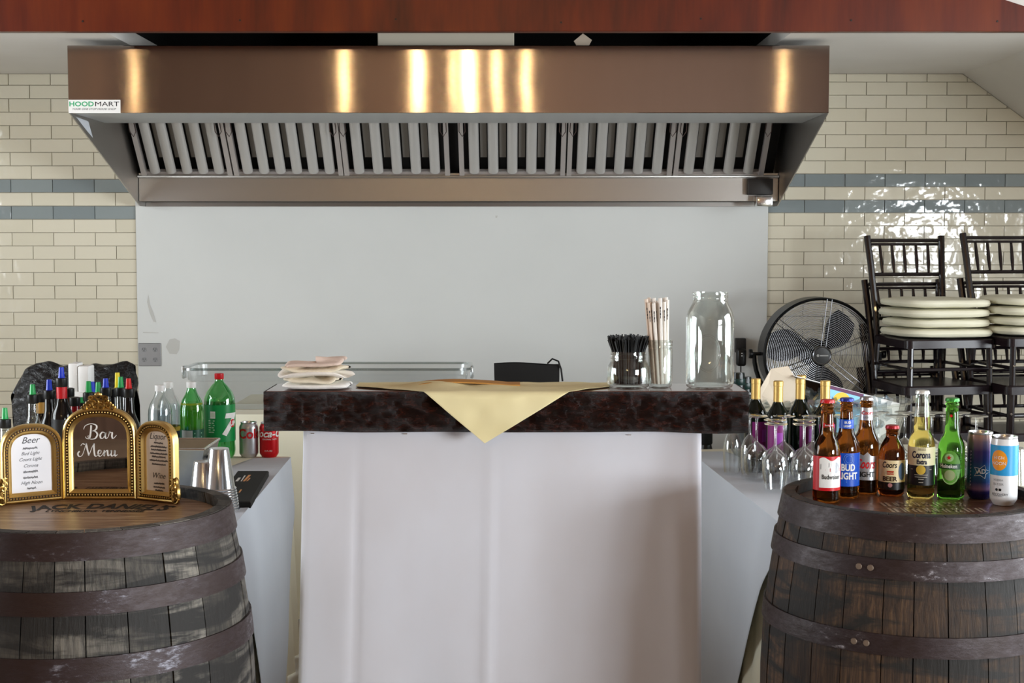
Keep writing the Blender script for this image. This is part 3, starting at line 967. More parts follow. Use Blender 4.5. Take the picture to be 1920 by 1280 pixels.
draped_table('folding table under white cloth carrying the wine glasses', 'cream floor-length cloth under the table of wine glasses', (B0, B1, (2.15, 5.45), (2.15, 3.60)), TZ, CREAM, (0, 1, 3))
corner_drape('white overlay cloth hanging in a triangle below the wine glasses', (.720, 3.72), (.636, 5.15), (-1, -.05), TZ, .5, .88, CLOTH)
ZB = .79
draped_table('folding table under white cloth along the wall behind the bar', 'bright white floor-length cloth on the table behind the bar', ((-1.12, 5.52), (.60, 5.52), (.60, 6.25), (-1.12, 6.25)), ZB, CREAM, (0, 1, 3))

# clear bin on the back table
bn = thing('storage_bin', 'long low clear plastic storage bin on the table behind the bar', 'bin', (0, 0, ZB + .001))
x0, x1 = at(345, 690, 5.62).x, at(876, 690, 5.62).x
rimz = at(600, 690, 5.62).z - ZB
def ringpts(ix, iy, z, cr=.05, n=5):
    cx, cy = (x0 + x1) / 2, 5.76
    hx, hy = (x1 - x0) / 2 - ix, .14 - iy
    pts = []
    for sx, sy, a in ((1, -1, -PI / 2), (1, 1, 0), (-1, 1, PI / 2), (-1, -1, PI)):
        for k in range(n + 1):
            t = a + PI / 2 * k / n
            pts.append((cx + sx * (hx - cr) + cr * math.cos(t), cy + sy * (hy - cr) + cr * math.sin(t), z))
    return pts
def rings(mb, rs, close_bottom=True):
    n = len(rs[0]); base = len(mb.v)
    vs = [p for r_ in rs for p in r_]
    fs = [(i * n + k, i * n + (k + 1) % n, (i + 1) * n + (k + 1) % n, (i + 1) * n + k) for i in range(len(rs) - 1) for k in range(n)]
    if close_bottom: fs.append(tuple(range(n))[::-1])
    mb.add(vs, fs)
mb = MB(); rings(mb, [ringpts(.045, .045, .002), ringpts(.035, .035, .02), ringpts(.012, .012, rimz - .055), ringpts(.004, .004, rimz - .05), ringpts(.0, .0, rimz - .006)])
mb.build('bin_body', clear('frosted_bin', (.86, .88, .88), .35, .10, .25, 2.), bn, normals=False)
mb = MB(); rings(mb, [ringpts(.0, .0, rimz - .008), ringpts(-.014, -.014, rimz - .010), ringpts(-.014, -.014, rimz), ringpts(.002, .002, rimz), ringpts(.0, .0, rimz - .008)], False)
mb.build('bin_rim', clear('bin_rim', (.62, .66, .65), .5, .18, .2, 1.5), bn)
for xx in (x0 - .016, x1 + .016): MB().rbox((xx, 5.70, rimz - .022), (.012, .05, .05), .004, 2).build('side_clip', clear('clip', (.7, .72, .72), .5, .2, .2), bn)

# black zip pouch
pp0, pp1 = at(926, 685, 5.98), at(1050, 685, 5.98)
po = thing('zip_pouch', 'black fabric zip pouch leaning on the wall side behind the yellow napkin', 'pouch', ((pp0.x + pp1.x) / 2, 5.98, ZB + .001))
PW = (pp1.x - pp0.x) / 2
ph = at(990, 683, 6.03).z - ZB
mb = MB()
def pouch(u, v, s_):
    x = -PW + 2 * PW * u; z = ph * v
    th = .022 * (math.sin(PI * min(max(u, .02), .98)) ** .5) * (1 - v * .75) + .003
    return (x * (1 - .03 * (1 - v)), s_ * th + .06 * v, z + .004 * math.sin(u * 5) * v)
mb.grid(lambda u, v: pouch(u, v, -1), 16, 10); mb.grid(lambda u, v: pouch(1 - u, v, 1), 16, 10)
mb.build('pouch_body', BLACKM, po, normals=False)
MB().tube([pouch(u / 20, 1, 0) for u in range(21)], .004, 6).build('zip', BLACK, po)
MB().tube([(PW - .05, .06, ph + .002), (PW - .03, .055, ph + .022), (PW - .005, .05, ph + .012), (PW + .006, .045, ph - .02), (PW + .012, .04, ph - .07)], .004, 6).build('wrist_loop', BLACK, po)

# ================================================================== whisky barrels
def stave_mat(name, a, b, dark, stain):
    m = mat(name, a, .7)
    oi = nd(m, 'ShaderNodeObjectInfo')
    grain = noise(m, coords(m, (60, 60, 3.0), 'World'), 2.2, 6, .65, .3)
    base = ramp(m, grain, [(.3, dark), (.5, a), (.75, b)])
    tone = ramp(m, oi.outputs['Random'], [(0, '8E8A86'), (1, 'FFFFFF')])
    c = mixc(m, 1., base, tone, 'MULTIPLY')
    st = noise(m, coords(m, (1.6, 1.6, 9), 'World', (0, R(14), 0)), 2.4, 5, .6, .9)
    c = mixc(m, ramp(m, st, [(stain[0], (1, 1, 1)), (stain[1], (0, 0, 0))]), c, '1A1714')
    setc(m, c)
    bump(m, grain, .35, .006)
    return m
def hoop_mat(name, rust, worn):
    m = mat(name, rust, .5, .3)
    n = noise(m, coords(m, (14, 14, 40), 'World'), 2.6, 9, .75)
    n2 = noise(m, coords(m, (1, 1, 1), 'World'), 5., 3, .6)
    mx = nd(m, 'ShaderNodeMath', operation='MULTIPLY'); lk(m, n, mx.inputs[0]); lk(m, n2, mx.inputs[1])
    setc(m, ramp(m, mx.outputs[0], [(.20, rust), (.31, '33282A'), (.38, worn), (.45, 'A6A4AC')]))  # pale stops: worn metal plus window glints put into the colour
    setr(m, ramp(m, n, [(.35, (.55,) * 3), (.7, (.28,) * 3)]))
    bump(m, n, .3, .004)
    return m
ST_L = stave_mat('grey_weathered_stave', '6F6A62', '8E887C', '35322E', (.44, .56))
ST_R = stave_mat('dark_brown_stave', '4A3627', '74583C', '1F1611', (.42, .54))
HO_L = hoop_mat('rusty_hoop', '2B1C19', '6A6870')
HO_R = hoop_mat('dark_rusty_hoop', '271815', '40383A')
HD_L = wood('barrel_head_tan', [(.28, '5A4030'), (.45, '85664C'), (.6, 'A08468'), (.78, 'B59C82')], 3.0, (3, 26, 3), .38, .12, 'World')
HD_R = wood('barrel_head_brown', [(.28, '3A2418'), (.5, '5A3B29'), (.75, '7C5A42')], 3.0, (3, 24, 3), .30, .12, 'World')
INK = mat('burnt_ink', '0C0908', .7)
def barrel(label, x, y, H, rh, rb, hoops, sm, hm, hdm, seed, rec=.022, chime=None):
    t = thing('whisky_barrel', label, 'barrel', (x, y, 0))
    q = random.Random(seed)
    def rad(z): return rb - (rb - rh) * ((z - H / 2) / (H / 2)) ** 2
    n = 27
    ws = [q.uniform(.8, 1.25) for _ in range(n)]; S = sum(ws); a = q.uniform(0, .3)
    for k in range(n):
        da = 2 * PI * ws[k] / S
        a0_, a1_ = a + .0035, a + da - .0035
        off = q.uniform(-.0012, .0012)
        mb = MB(); rows = 9; vs = []
        for side_ in (0, 1):
            for j in range(rows + 1):
                z = H * j / rows
                for i in range(3):
                    aa = a0_ + (a1_ - a0_) * i / 2
                    r_ = rad(z) + off - side_ * .024
                    if side_ == 0 and i != 1: r_ -= .001
                    vs.append((r_ * math.sin(aa), -r_ * math.cos(aa), z))
        N = (rows + 1) * 3; fs = []
        for j in range(rows):
            for i in range(2):
                p_ = j * 3 + i
                fs += [(p_, p_ + 1, p_ + 4, p_ + 3), (N + p_ + 3, N + p_ + 4, N + p_ + 1, N + p_)]
            p_ = j * 3
            fs += [(p_ + 3, p_, N + p_, N + p_ + 3), (p_ + 2, p_ + 5, N + p_ + 5, N + p_ + 2)]
        e = rows * 3
        for i in range(2): fs += [(e + i, e + i + 1, N + e + i + 1, N + e + i), (i + 1, i, N + i, N + i + 1)]
        mb.add(vs, fs); mb.build('stave', sm if not (chime and q.random() < .15) else chime, t, angle=30)
        a += da
    for z1, z0 in hoops:
        prof = []
        for i in range(5):
            z = z0 + (z1 - z0) * i / 4
            prof.append((rad(z) + .0045, z))
        prof = [(rad(z0) + .0005, z0)] + prof + [(rad(z1) + .0005, z1), (rad(z0) + .0005, z0)]
        h_ = MB().lathe(prof, 72).build('hoop', hm, t, angle=40)
        if z1 < H - .03:
            for aa in (-.62, -.54):
                zz = (z0 + z1) / 2
                r_ = rad(zz) + .0045
                M_ = Matrix.Translation((r_ * math.sin(aa), -r_ * math.cos(aa), zz)) @ Matrix.Rotation(aa, 4, 'Z') @ Matrix.Rotation(PI / 2, 4, 'X')
                MB().lathe([(0, 0), (.007, 0), (.006, .0025), (0, .0035)], 10, T=M_).build('rivet', mat('rivet', '8A7A6C', .4, .6), h_)
    # head planks
    ri = rad(H) - .0255; zh = H - rec; npl = 6
    for i in range(npl):
        y0, y1 = -ri + 2 * ri * i / npl + .0006, -ri + 2 * ri * (i + 1) / npl - .0006
        pts = []
        for s_ in range(9):
            yy = y0 + (y1 - y0) * s_ / 8
            pts.append((math.sqrt(max(0, ri * ri - yy * yy)), yy))
        poly_ = pts + [(-px_, py_) for px_, py_ in pts[::-1]]
        poly_ = [p_ for k_, p_ in enumerate(poly_) if k_ == 0 or (abs(p_[0] - poly_[k_ - 1][0]) + abs(p_[1] - poly_[k_ - 1][1])) > 1e-5]
        MB().prism(poly_, .02, Matrix.Translation((0, 0, zh - .02)), 0).build('head_plank', hdm, t)
    return t, zh
LBX = at(164, 950, 2.9).x; LH = .915
lb, LZ = barrel('grey weathered whisky barrel with rusty hoops and black lettering on its head', LBX, 2.9, LH, .28, .33, ((LH - .001, LH - .05), (LH - .105, LH - .147), (LH - .222, LH - .267), (.265, .22), (.147, .105), (.05, .001)), ST_L, HO_L, HD_L, 5)
RBX = at(1712, 950, 3.2).x; RH = .888
rb_, RZ = barrel('dark brown whisky barrel with rust-brown hoops under the row of beers', RBX, 3.2, RH, .28, .33, ((RH - .001, RH - .052), (RH - .088, RH - .128), (RH - .238, RH - .28), (.28, .238), (.128, .088), (.052, .001)), ST_R, HO_R, HD_R, 9)
def headarc(R0, cy, z): return lambda x, y: ((R0 + y) * math.sin(x / R0), cy - R0 + (R0 + y) * math.cos(x / R0), z)
text('head_lettering', "JACK DANIEL'S", .075, headarc(.38, .085, LZ + .0006), INK, lb, width=.28, bold=.0026)
text('head_lettering', 'LYNCHBURG, TENNESSEE', .030, headarc(9., .045, LZ + .0006), INK, lb, width=.20, bold=.0008)
# worn stencil marks on the other head, glossy reflection put into their pale colour
PALE = mat('stencil_glare', 'A08C78', .25)
mb = MB(); q = random.Random(2)
for row, (yy, hh) in enumerate(((-.045, .05), (-.115, .05))):
    x = -.075
    while x < .115:
        w_ = q.uniform(.010, .020)
        z = RZ + .0006
        for part in range(2):
            a, b = x + part * w_ * .55, x + part * w_ * .55 + w_ * .34
            mb.add([(a, yy, z), (b, yy, z), (b, yy + hh, z), (a, yy + hh, z)], [(0, 1, 2, 3)])
        if q.random() < .7:
            y2 = yy + q.choice((0, hh * .42, hh * .8))
            mb.add([(x, y2, z), (x + w_, y2, z), (x + w_, y2 + hh * .2, z), (x, y2 + hh * .2, z)], [(0, 1, 2, 3)])
        x += w_ + .008
mb.build('worn_stencil_glare', PALE, rb_, normals=False)

# ================================================================== three-part gold menu frame
MIRROR = mat('dark_mirror', 'B9AFA8', .02, 1.)
CARD = mat('white_card', 'E9EAF0', .6)
CARDP = mat('shaded_card', 'E6DCD0', .6)  # right-hand card, its shade put into the colour
PEN = mat('pen_ink', '3A3A40', .6)
def arch(w, h, n=18, sq=2.5, rise=None):
    rise = rise or w / 2
    pts = [(-w / 2, 0), (w / 2, 0)]
    for i in range(n + 1):
        a = PI * i / n
        c, s_ = math.cos(a), math.sin(a)
        pts.append((w / 2 * math.copysign(abs(c) ** (2 / sq), c), h - rise + rise * abs(s_) ** (2 / sq)))
    return pts
def band(mb, A, B, T):                              # loft between two closed outlines of 3-D points
    n = len(A)
    mb.add(A + B, [(i, (i + 1) % n, n + (i + 1) % n, n + i) for i in range(n)], T)
def along(pts, step):
    out = []; acc = 0
    P = pts + [pts[0]]
    for a, b in zip(P, P[1:]):
        L = math.hypot(b[0] - a[0], b[1] - a[1])
        while acc < L:
            t = acc / L; out.append((a[0] + (b[0] - a[0]) * t, a[1] + (b[1] - a[1]) * t)); acc += step
        acc -= L
    return out
GROOVE = mat('dark_groove', '3A2610', .5, .5)
menu = thing('menu_frame', 'gold three-part arched menu frame standing on the barrel head', 'menu frame', (0, 0, LZ + .0005))
def scroll(mb, cx, cz, r, a0, turns, yy, T, th=.0022):
    pts = []
    n = int(14 * abs(turns)) + 4
    for i in range(n + 1):
        t = i / n
        a = a0 + turns * 2 * PI * t
        rr = r * (1 - .8 * t)
        pts.append((cx + rr * math.cos(a), yy, cz + rr * math.sin(a)))
    mb.tube(pts, [th * (1 - .4 * i / n) for i in range(n + 1)], 6, T=T)
def panel(w, h, T, rise, fw=.0215):
    """local x along the panel, z up, -y to the viewer"""
    O_ = arch(w, h, rise=rise); 
    def off(d, y): 
        p = arch(w - 2 * d, h - 2 * d, rise=max(.01, rise - d)); return [(x, y, z + d) for x, z in p]
    f = MB()
    seqs = [off(0, .010), off(0, -.002), off(.0015, -.006), off(.0045, -.0085), off(.0070, -.0075), off(.0078, -.0035), off(.0132, -.0035), off(.0140, -.0055), off(fw - .003, -.001), off(fw, .001), off(fw, .008)]
    for a, b in zip(seqs, seqs[1:]): band(f, a, b, T)
    fo = f.build('gold_frame', GOLD, menu, angle=30)
    bd = MB()
    inner = [(x, z + .0105) for x, z in arch(w - .021, h - .021, rise=max(.01, rise - .0105))]
    for x, z in along(inner, .0062): bd.ball((x, -.0048, z), (.0022, .0026, .0022), 8, 5, T)
    bd.build('bead_border', GOLD, fo)
    gv = MB(); band(gv, off(.0078, -.0038), off(.0132, -.0038), T); gv.build('bead_groove', GROOVE, fo, normals=False)
    bk = MB(); b_ = arch(w - .002, h - .002, rise=rise); bk.prism(b_, .003, T @ Matrix.Translation((0, .012, 0)) @ Matrix(((1, 0, 0, 0), (0, 0, -1, 0), (0, 1, 0, 0), (0, 0, 0, 1)))); 
    bk.build('backing_board', mat('frame_back', '2A1E12', .7), fo)
    return fo
def sheet(w, h, T, rise, m, name, parent, fw=.0215):
    p = arch(w - 2 * fw, h - 2 * fw, rise=max(.01, rise - fw))
    mb = MB(); mb.add([(x, .004, z + fw) for x, z in p] , [tuple(range(len(p)))], T)
    return mb.build(name, m, parent, normals=False)
# hinge points on the barrel head
H1, H2 = onz(119, 936, LZ), onz(259, 936, LZ)
E1, E2 = onz(3, 947, LZ), onz(331, 944, LZ)
scm = 1.
wC = (H2 - H1).length
hC = at(188, 763, (H1.y + H2.y) / 2).z - LZ
hS = at(60, 795, (H1.y + E1.y) / 2).z - LZ
def basis(P, Q):
    P, Q = Vector((P.x, P.y, 0)), Vector((Q.x, Q.y, 0)); u = (Q - P).normalized()
    m_ = (P + Q) / 2
    nrm = Vector((u.y, -u.x, 0))                    # towards the viewer
    if nrm.y > 0: nrm = -nrm
    back = -nrm
    return Matrix(((u.x, back.x, 0, m_.x), (u.y, back.y, 0, m_.y), (0, 0, 1, 0), (0, 0, 0, 1)))
TC, TL, TR = basis(H1, H2), basis(E1, H1), basis(H2, E2)
wL, wR = (H1 - E1).length, (E2 - H2).length
cf = panel(wC - .001, hC, TC, wC * .42)
lf = panel(wL - .001, hS, TL, wL * .45)
rf = panel(wR - .001, hS * 1.03, TR, wR * .45)
mi = sheet(wC - .001, hC, TC, wC * .42, MIRROR, 'mirror', cf)
lc = sheet(wL - .001, hS, TL, wL * .45, CARD, 'menu_card', lf)
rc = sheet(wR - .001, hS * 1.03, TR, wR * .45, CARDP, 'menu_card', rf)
# crown and side scrolls
orn = MB()
q = random.Random(8)
for s_ in (-1, 1):
    for cx, cz, r_, a0_, tu in ((.008, .014, .010, PI / 2, 1.3), (.020, .008, .008, PI, -1.3), (.014, .022, .006, 0, 1.2), (.030, .003, .006, PI / 2, 1.2), (.004, .006, .007, 0, -1.4)):
        scroll(orn, s_ * cx, hC - .004 + cz, r_, a0_ if s_ > 0 else PI - a0_, tu * s_, -.006, TC, .0028)
    for k in range(7): orn.ball((s_ * (.004 + .005 * k), -.004, hC + .026 - .0045 * k), (.004, .003, .0045), 6, 4, TC)
orn.ball((0, -.006, hC + .027), (.005, .004, .006), 8, 6, TC); orn.ball((0, -.003, hC + .006), (.03, .003, .010), 10, 6, TC)
orn.build('crown_ornament', GOLDD, cf)
for T, w_, sg, pf in ((TL, wL, -1, lf), (TR, wR, 1, rf)):
    orn = MB()
    for k, (dz, r_) in enumerate(((.006, .010), (.018, .008), (.030, .007), (.041, .006), (.050, .005))):
        scroll(orn, sg * (w_ / 2 + .001 - .002 * k), dz + .004, r_, PI / 2 * k, 1.4 * (1 if k % 2 else -1), -.006, T, .0026)
    orn.ball((sg * (w_ / 2 + .002), .0, .02), (.009, .008, .02), 8, 6, T)
    orn.ball((sg * (w_ / 2 + .000), .0, .044), (.006, .007, .012), 8, 6, T)
    orn.build('side_scroll', GOLDD, pf)
# white script on the mirror
def planar(T, ox, oz, y=.0036): return lambda x, yy: tuple(T @ Vector((ox + x, y, oz + yy)))
SCRIPT = {
 'Bar': [[(-.55, 1.45), (-.35, 1.95), (.2, 2.25), (.9, 2.3), (1.45, 2.0), (1.35, 1.45), (.8, 1.18), (.6, 1.2)], [(.7, 1.18), (1.3, 1.1), (1.55, .6), (1.15, .02), (.45, -.05), (.1, .25), (.15, .5)], [(.62, 2.1), (.55, 1.3), (.42, .4), (.2, .0), (-.15, .05), (-.3, .3)],
         [(2.75, .9), (2.35, 1.02), (2.0, .6), (2.1, .08), (2.45, .12), (2.7, .6), (2.8, .95), (2.75, .4), (2.9, .03), (3.15, .2), (3.35, .7)], [(3.35, .7), (3.45, 1.1), (3.5, .9), (3.85, .95), (3.8, .4), (3.95, .03), (4.3, .3), (4.5, .55)]],
 'Menu': [[(-.75, .85), (-1.05, .45), (-.85, -.02), (-.35, .15), (.05, 1.1), (.35, 2.15)], [(-.55, 1.75), (-.25, 2.1), (.1, 2.0), (.35, 2.15)], [(.35, 2.15), (.55, 1.1), (.8, .1)], [(.8, .1), (1.2, 1.2), (1.65, 2.15)], [(1.65, 2.15), (1.65, 1.2), (1.75, .2), (2.0, .0), (2.3, .3)],
          [(2.3, .3), (2.75, .55), (2.8, .95), (2.5, 1.0), (2.3, .55), (2.5, .02), (2.85, .1), (3.15, .5)], [(3.15, .5), (3.3, 1.0), (3.35, .5), (3.3, .0)], [(3.3, .1), (3.55, .8), (3.85, 1.0), (3.9, .5), (4.0, .05), (4.3, .3)], [(4.3, .3), (4.5, 1.0), (4.45, .35), (4.65, .02), (4.95, .35), (5.1, 1.0)], [(5.1, 1.0), (5.05, .35), (5.2, .02), (5.5, .3)]]}
mb = MB()
def pxC(px, py):
    p = at(px, py, (H1.y + H2.y) / 2); l = TC.inverted() @ Vector((p.x, p.y, p.z - LZ)); return l.x, l.z
for word, x_px, y_px, sc_px in (('Bar', 163, 823, 12.2), ('Menu', 157, 856, 11.4)):
    ox, oz = pxC(x_px, y_px); k = sc_px / (F / H1.y)
    for st_ in SCRIPT[word]:
        pts = spline(st_, 6)
        wd = []
        for i in range(len(pts)):
            a, b = pts[max(i - 1, 0)], pts[min(i + 1, len(pts) - 1)]
            dy = (a[1] - b[1]) / (math.hypot(b[0] - a[0], b[1] - a[1]) or 1)
            wd.append((.10 + .17 * max(0, dy)) * k)
        mb.ribbon([(x * k, y * k) for x, y in pts], wd, planar(TC, ox, oz))
mb.build('script_lettering', WHT, mi, normals=False)
# handwriting on the cards
def scribble(mb, T, cx, cz, w_, h_, q):
    n = int(w_ / (h_ * .42)); pts = []
    for i in range(n * 2 + 1):
        pts.append((cx - w_ / 2 + w_ * i / (n * 2), cz + (h_ * q.uniform(.6, 1.0) if i % 2 else q.uniform(0, .2) * h_)))
    mb.ribbon(spline(pts, 3), .0009, planar(T, 0, 0, .0036))
q = random.Random(21)
def cardpx(T, yy):
    return lambda px, py: (lambda l: (l.x, l.z))(T.inverted() @ Vector((*at(px, py, yy)[:2], at(px, py, yy).z - LZ)))
cl_ = cardpx(TL, (H1.y + E1.y) / 2)
x, z = cl_(57, 831); text('handwriting', 'Beer', .019, planar(TL, x, z), PEN, lc, shear=.35)
for (px, py, s_) in ((57, 843, 0), (57, 853, 'Bud Light'), (57, 864, 'Coors Light'), (58, 876, 'Corona'), (58, 887, 0), (58, 898, 0), (60, 908, 'High Noon'), (60, 918, 0)):
    x, z = cl_(px, py)
    if s_: text('handwriting', s_, .0098, planar(TL, x, z), PEN, lc, shear=.4)
    else:
        mb = MB(); scribble(mb, TL, x, z, .030 if py != 918 else .018, .006, q); mb.build('handwriting', PEN, lc, normals=False)
wr_ = wR - .044
z0r = lambda py: at(295, py, (H2.y + E2.y) / 2).z - LZ
text('handwriting', 'Liquor', .019, planar(TR, .002, z0r(824)), PEN, rc, shear=.3, width=wr_ * .72)
for py, k in ((833, .4), (840, .7), (846, .65), (853, .75), (859, .6), (866, .8), (873, .6), (909, .45), (916, .5), (922, .35)):
    mb = MB(); scribble(mb, TR, .003, z0r(py), wr_ * k, .005, q); mb.build('handwriting', PEN, rc, normals=False)
text('handwriting', 'Wine', .017, planar(TR, .004, z0r(897)), PEN, rc, shear=.3, width=wr_ * .55)

# ================================================================== left table: liquor bottles with colour pourers
POUR = {c: mat('pourer_' + c, h, .35) for c, h in (('blue', '1737C8'), ('green', '1FA352'), ('red', 'D01818'), ('yellow', 'E8D21C'))}
GL = {'clear': clear('spirit_glass', (.8, .83, .82), .6, .08, .03, 2.), 'dark': mat('dark_bottle', '0D0A0A', .12), 'amber': mat('whisky', '3A1606', .1), 'red': mat('red_liqueur', '7A0B12', .1), 'green': mat('dark_green_bottle', '0B1A12', .1)}
def liquor(label, px, ytop, ybot, Y, pour, glass, lab, r=.031, neckband=None, mark=None):
    p = at(px, ytop, Y)
    hb = at(px, ybot, Y).z - TZ; hp_ = p.z - TZ
    t = thing('liquor_bottle', label, 'bottle', (p.x, Y, TZ + .001), -math.atan2(p.x, Y), 'liquor bottles behind the menu frame')
    z1 = hb - .085
    prof = [(0, 0), (r * .9, 0), (r, .006), (r, z1 - .03), (r * .93, z1 - .012), (r * .6, z1 + .012), (.0145, z1 + .03), (.0135, hb - .02), (.0150, hb - .018), (.0150, hb), (0, hb)]
    MB().lathe(prof, 24).build('bottle_body', GL[glass], t)
    MB().lathe([(.0155, hb - .022), (.0165, hb - .02), (.0165, hb + .002), (.011, hb + .004), (0, hb + .004)], 18).build('neck_collar', BLACK, t)
    if neckband: MB().lathe([(.0150, hb - .055), (.0152, hb - .022)], 18).build('neck_label', neckband, t)
    lb_ = patch(r + .0005, z1 - .13 if z1 > .16 else .02, z1 - .028, -1.3, 1.3).build('label', lab, t, normals=False)
    if mark: text('label_text', mark, .022, cylmap(r + .0009, z1 - .075), WHT, lb_)
    if pour:
        w_ = .0085
        po_ = MB(); hh = hp_ - hb
        po_.lathe([(0, hb + .003), (.010, hb + .003), (.0088, hb + .008), (w_, hb + hh * .35), (w_ * .8, hp_), (w_ * .55, hp_), (0, hp_ - .004)], 10)
        po_.build('pourer', POUR[pour], t)
    return t
LT, LNV, LBR, LBK, LGD, LRD = WHT, mat('navy_label', '141C38', .5), mat('rust_label', '6A2318', .5), mat('black_label', '0E0E10', .5), mat('gold_label', 'B98A3A', .5), mat('wine_red_label', '8E1A20', .5)
CRL = mat('beige_label', 'D2C3A8', .5)
for a in (('clear bottle with green pourer at the outer end beside the arched menu card', 9, 765, 788, 4.12, 'green', 'clear', LT),
          ('square-shouldered clear bottle with pale label and green pourer', 61, 721, 742, 4.15, 'green', 'clear', CRL),
          ('bottle with navy label and black neck without a spout', 77, 738, 740, 4.34, None, 'dark', LNV, .031, LGD, 'A'),
          ('bottle with rust-red label and blue pourer', 92, 712, 734, 4.24, 'blue', 'dark', LBR),
          ('tall dark bottle with red neck label and blue pourer', 115, 689, 711, 4.15, 'blue', 'dark', LBK, .031, RED),
          ('dark brown bottle with plain neck and no spout', 129, 728, 730, 4.34, None, 'amber', LBK),
          ('short bottle of red liqueur with a white cap', 140, 745, 747, 4.24, None, 'red', LRD),
          ('low bottle with short green pourer behind the gold crown', 152, 745, 757, 4.44, 'green', 'green', LGD),
          ('dark bottle with green pourer beside the white juice container', 166, 715, 738, 4.15, 'green', 'green', LBK),
          ('dark bottle with blue pourer between two green pourers', 173, 716, 738, 4.55, 'blue', 'dark', LGD),
          ('dark bottle with green pourer behind the gold crown ornament', 184, 717, 738, 4.34, 'green', 'dark', LBK),
          ('dark bottle with blue pourer near the black bag', 198, 710, 729, 4.24, 'blue', 'dark', LBK),
          ('black bottle with no spout beside a yellow pourer', 211, 729, 731, 4.44, None, 'dark', LBK),
          ('bottle with large yellow pourer', 220, 699, 729, 4.56, 'yellow', 'dark', LGD),
          ('bottle with green pourer in front of the yellow one', 226, 707, 729, 4.34, 'green', 'clear', LBK),
          ('black bottle with gold label and red pourer', 241, 710, 731, 4.15, 'red', 'dark', LGD)):
    liquor(*a)
# white juice container
wa, wb_ = at(129, 681, 4.70), at(169, 681, 4.70)
jc = thing('juice_container', 'tall white plastic juice container behind the liquor bottles', 'container', ((wa.x + wb_.x) / 2, 4.72, TZ + .001))
jw = wb_.x - wa.x; jh = wa.z - TZ
MB().rbox((0, 0, jh * .37), (jw, .08, jh * .74), .006, 2).build('container_body', WHITE, jc)
MB().rbox((-jw * .27, 0, jh * .86), (jw * .42, .07, jh * .28), .005, 2).build('spout_tower', WHITE, jc)
MB().rbox((jw * .22, 0, jh * .85), (jw * .5, .07, jh * .25), .005, 2).build('cap_tower', WHITE, jc)
MB().box((jw * .2, -.0405, jh * .5), (jw * .3, .002, jh * .3)).build('moulded_panel', mat('white_shadow', 'DADAD8', .4), jc)  # moulding's shade put into a greyer colour
# black plastic bag
BAG = mat('black_bag', '101012', .22)
bump(BAG, noise(BAG, coords(BAG, (9, 9, 14), 'World'), 3., 5, .6, 1.2), .8, .02)
bp = [at(25, 760, 4.92), at(257, 760, 4.92)]
bx0, bx1 = bp[0].x, bp[1].x
topz = [(0, 742), (.06, 712), (.12, 690), (.22, 681), (.3, 679), (.38, 686), (.5, 682), (.62, 684), (.75, 684), (.86, 678), (.93, 677), (1, 690)]
def bagtop(u):
    for (a, ya), (b, yb) in zip(topz, topz[1:]):
        if u <= b: return at(100, ya + (yb - ya) * (u - a) / (b - a), 4.92).z - TZ
    return .2
def bag(u, v):
    a = 2 * PI * v
    e = math.sin(PI * u) ** .35 if 0 < u < 1 else 0
    h = bagtop(u)
    z = h / 2 - h / 2 * math.cos(a) * 1
    y = .085 * e * math.sin(a) * (1 + .3 * nz(u * 9, v * 7))
    return (bx0 + (bx1 - bx0) * u + .012 * nz(u * 5, v * 11), 4.92 + y, TZ + .004 + max(0, z + .008 * nz(u * 12, v * 12)))
mb = MB(); mb.grid(bag, 60, 36)
tag(mb.build('plastic_bag', BAG, angle=70), 'crumpled black plastic bag behind the liquor bottles by the tiles', 'bag')

# soda bottles
CAPW = WHITE
PETG = clear('green_pet', (.30, .78, .38), .55, .12, .04, 2., (.8, 1, .85))
PETC = clear('clear_pet', (.90, .93, .93), .6, .08, .04, 2.)
SODA = mat('green_ale', (.45, .52, .06), .05, trans=.6, ior=1.2)
GSODA = mat('green_soda', (.18, .72, .33), .05, trans=.75, ior=1.2)
WATER = clear('tonic_water', (.86, .9, .93), .4, .06, .02, 2.)
def pet(label, px, pyb, pyt, r, body, liquid, fill, capm, lab, lz, fn=None, rzx=0.):
    p = onz(px, pyb, TZ); Y = p.y + r; x = p.x * Y / p.y
    h = at(px, pyt, Y).z - TZ
    t = thing('soda_bottle', label, 'bottle', (x, Y, TZ + .001), -math.atan2(x, Y) + rzx)
    s_ = h / .30
    prof = [(0, .008), (r * .5, .002), (r * .8, 0), (r * .96, .012), (r, .03), (r * .97, .055 * s_), (r, .075 * s_), (r, .195 * s_), (r * .97, .212 * s_), (r * .82, .234 * s_), (r * .55, .254 * s_), (.0165, .268 * s_), (.0135, .278 * s_), (.0135, h - .012), (0, h - .012)]
    MB().lathe(prof, 32).build('bottle_body', body, t)
    lp = [(max(0, a - .0012), max(.003, b + .001)) for a, b in prof if b < fill * s_]
    if liquid:
        rl = lp[-1][0]
        MB().lathe(lp + [(rl * .97, fill * s_), (0, fill * s_)], 32).build('liquid', liquid, t)
    MB().lathe([(.0148, h - .020), (.0155, h - .018), (.0155, h - .001), (.013, h), (0, h)], 20, wob=lambda a, z: 1 + .02 * math.cos(a * 20)).build('cap', capm, t)
    L = MB().lathe([(r + .0006, lz[0] * s_), (r + .0008, (lz[0] + lz[1]) / 2 * s_), (r + .0006, lz[1] * s_)], 36).build('label', lab, t)
    if fn: fn(t, L, r, s_)
    return t
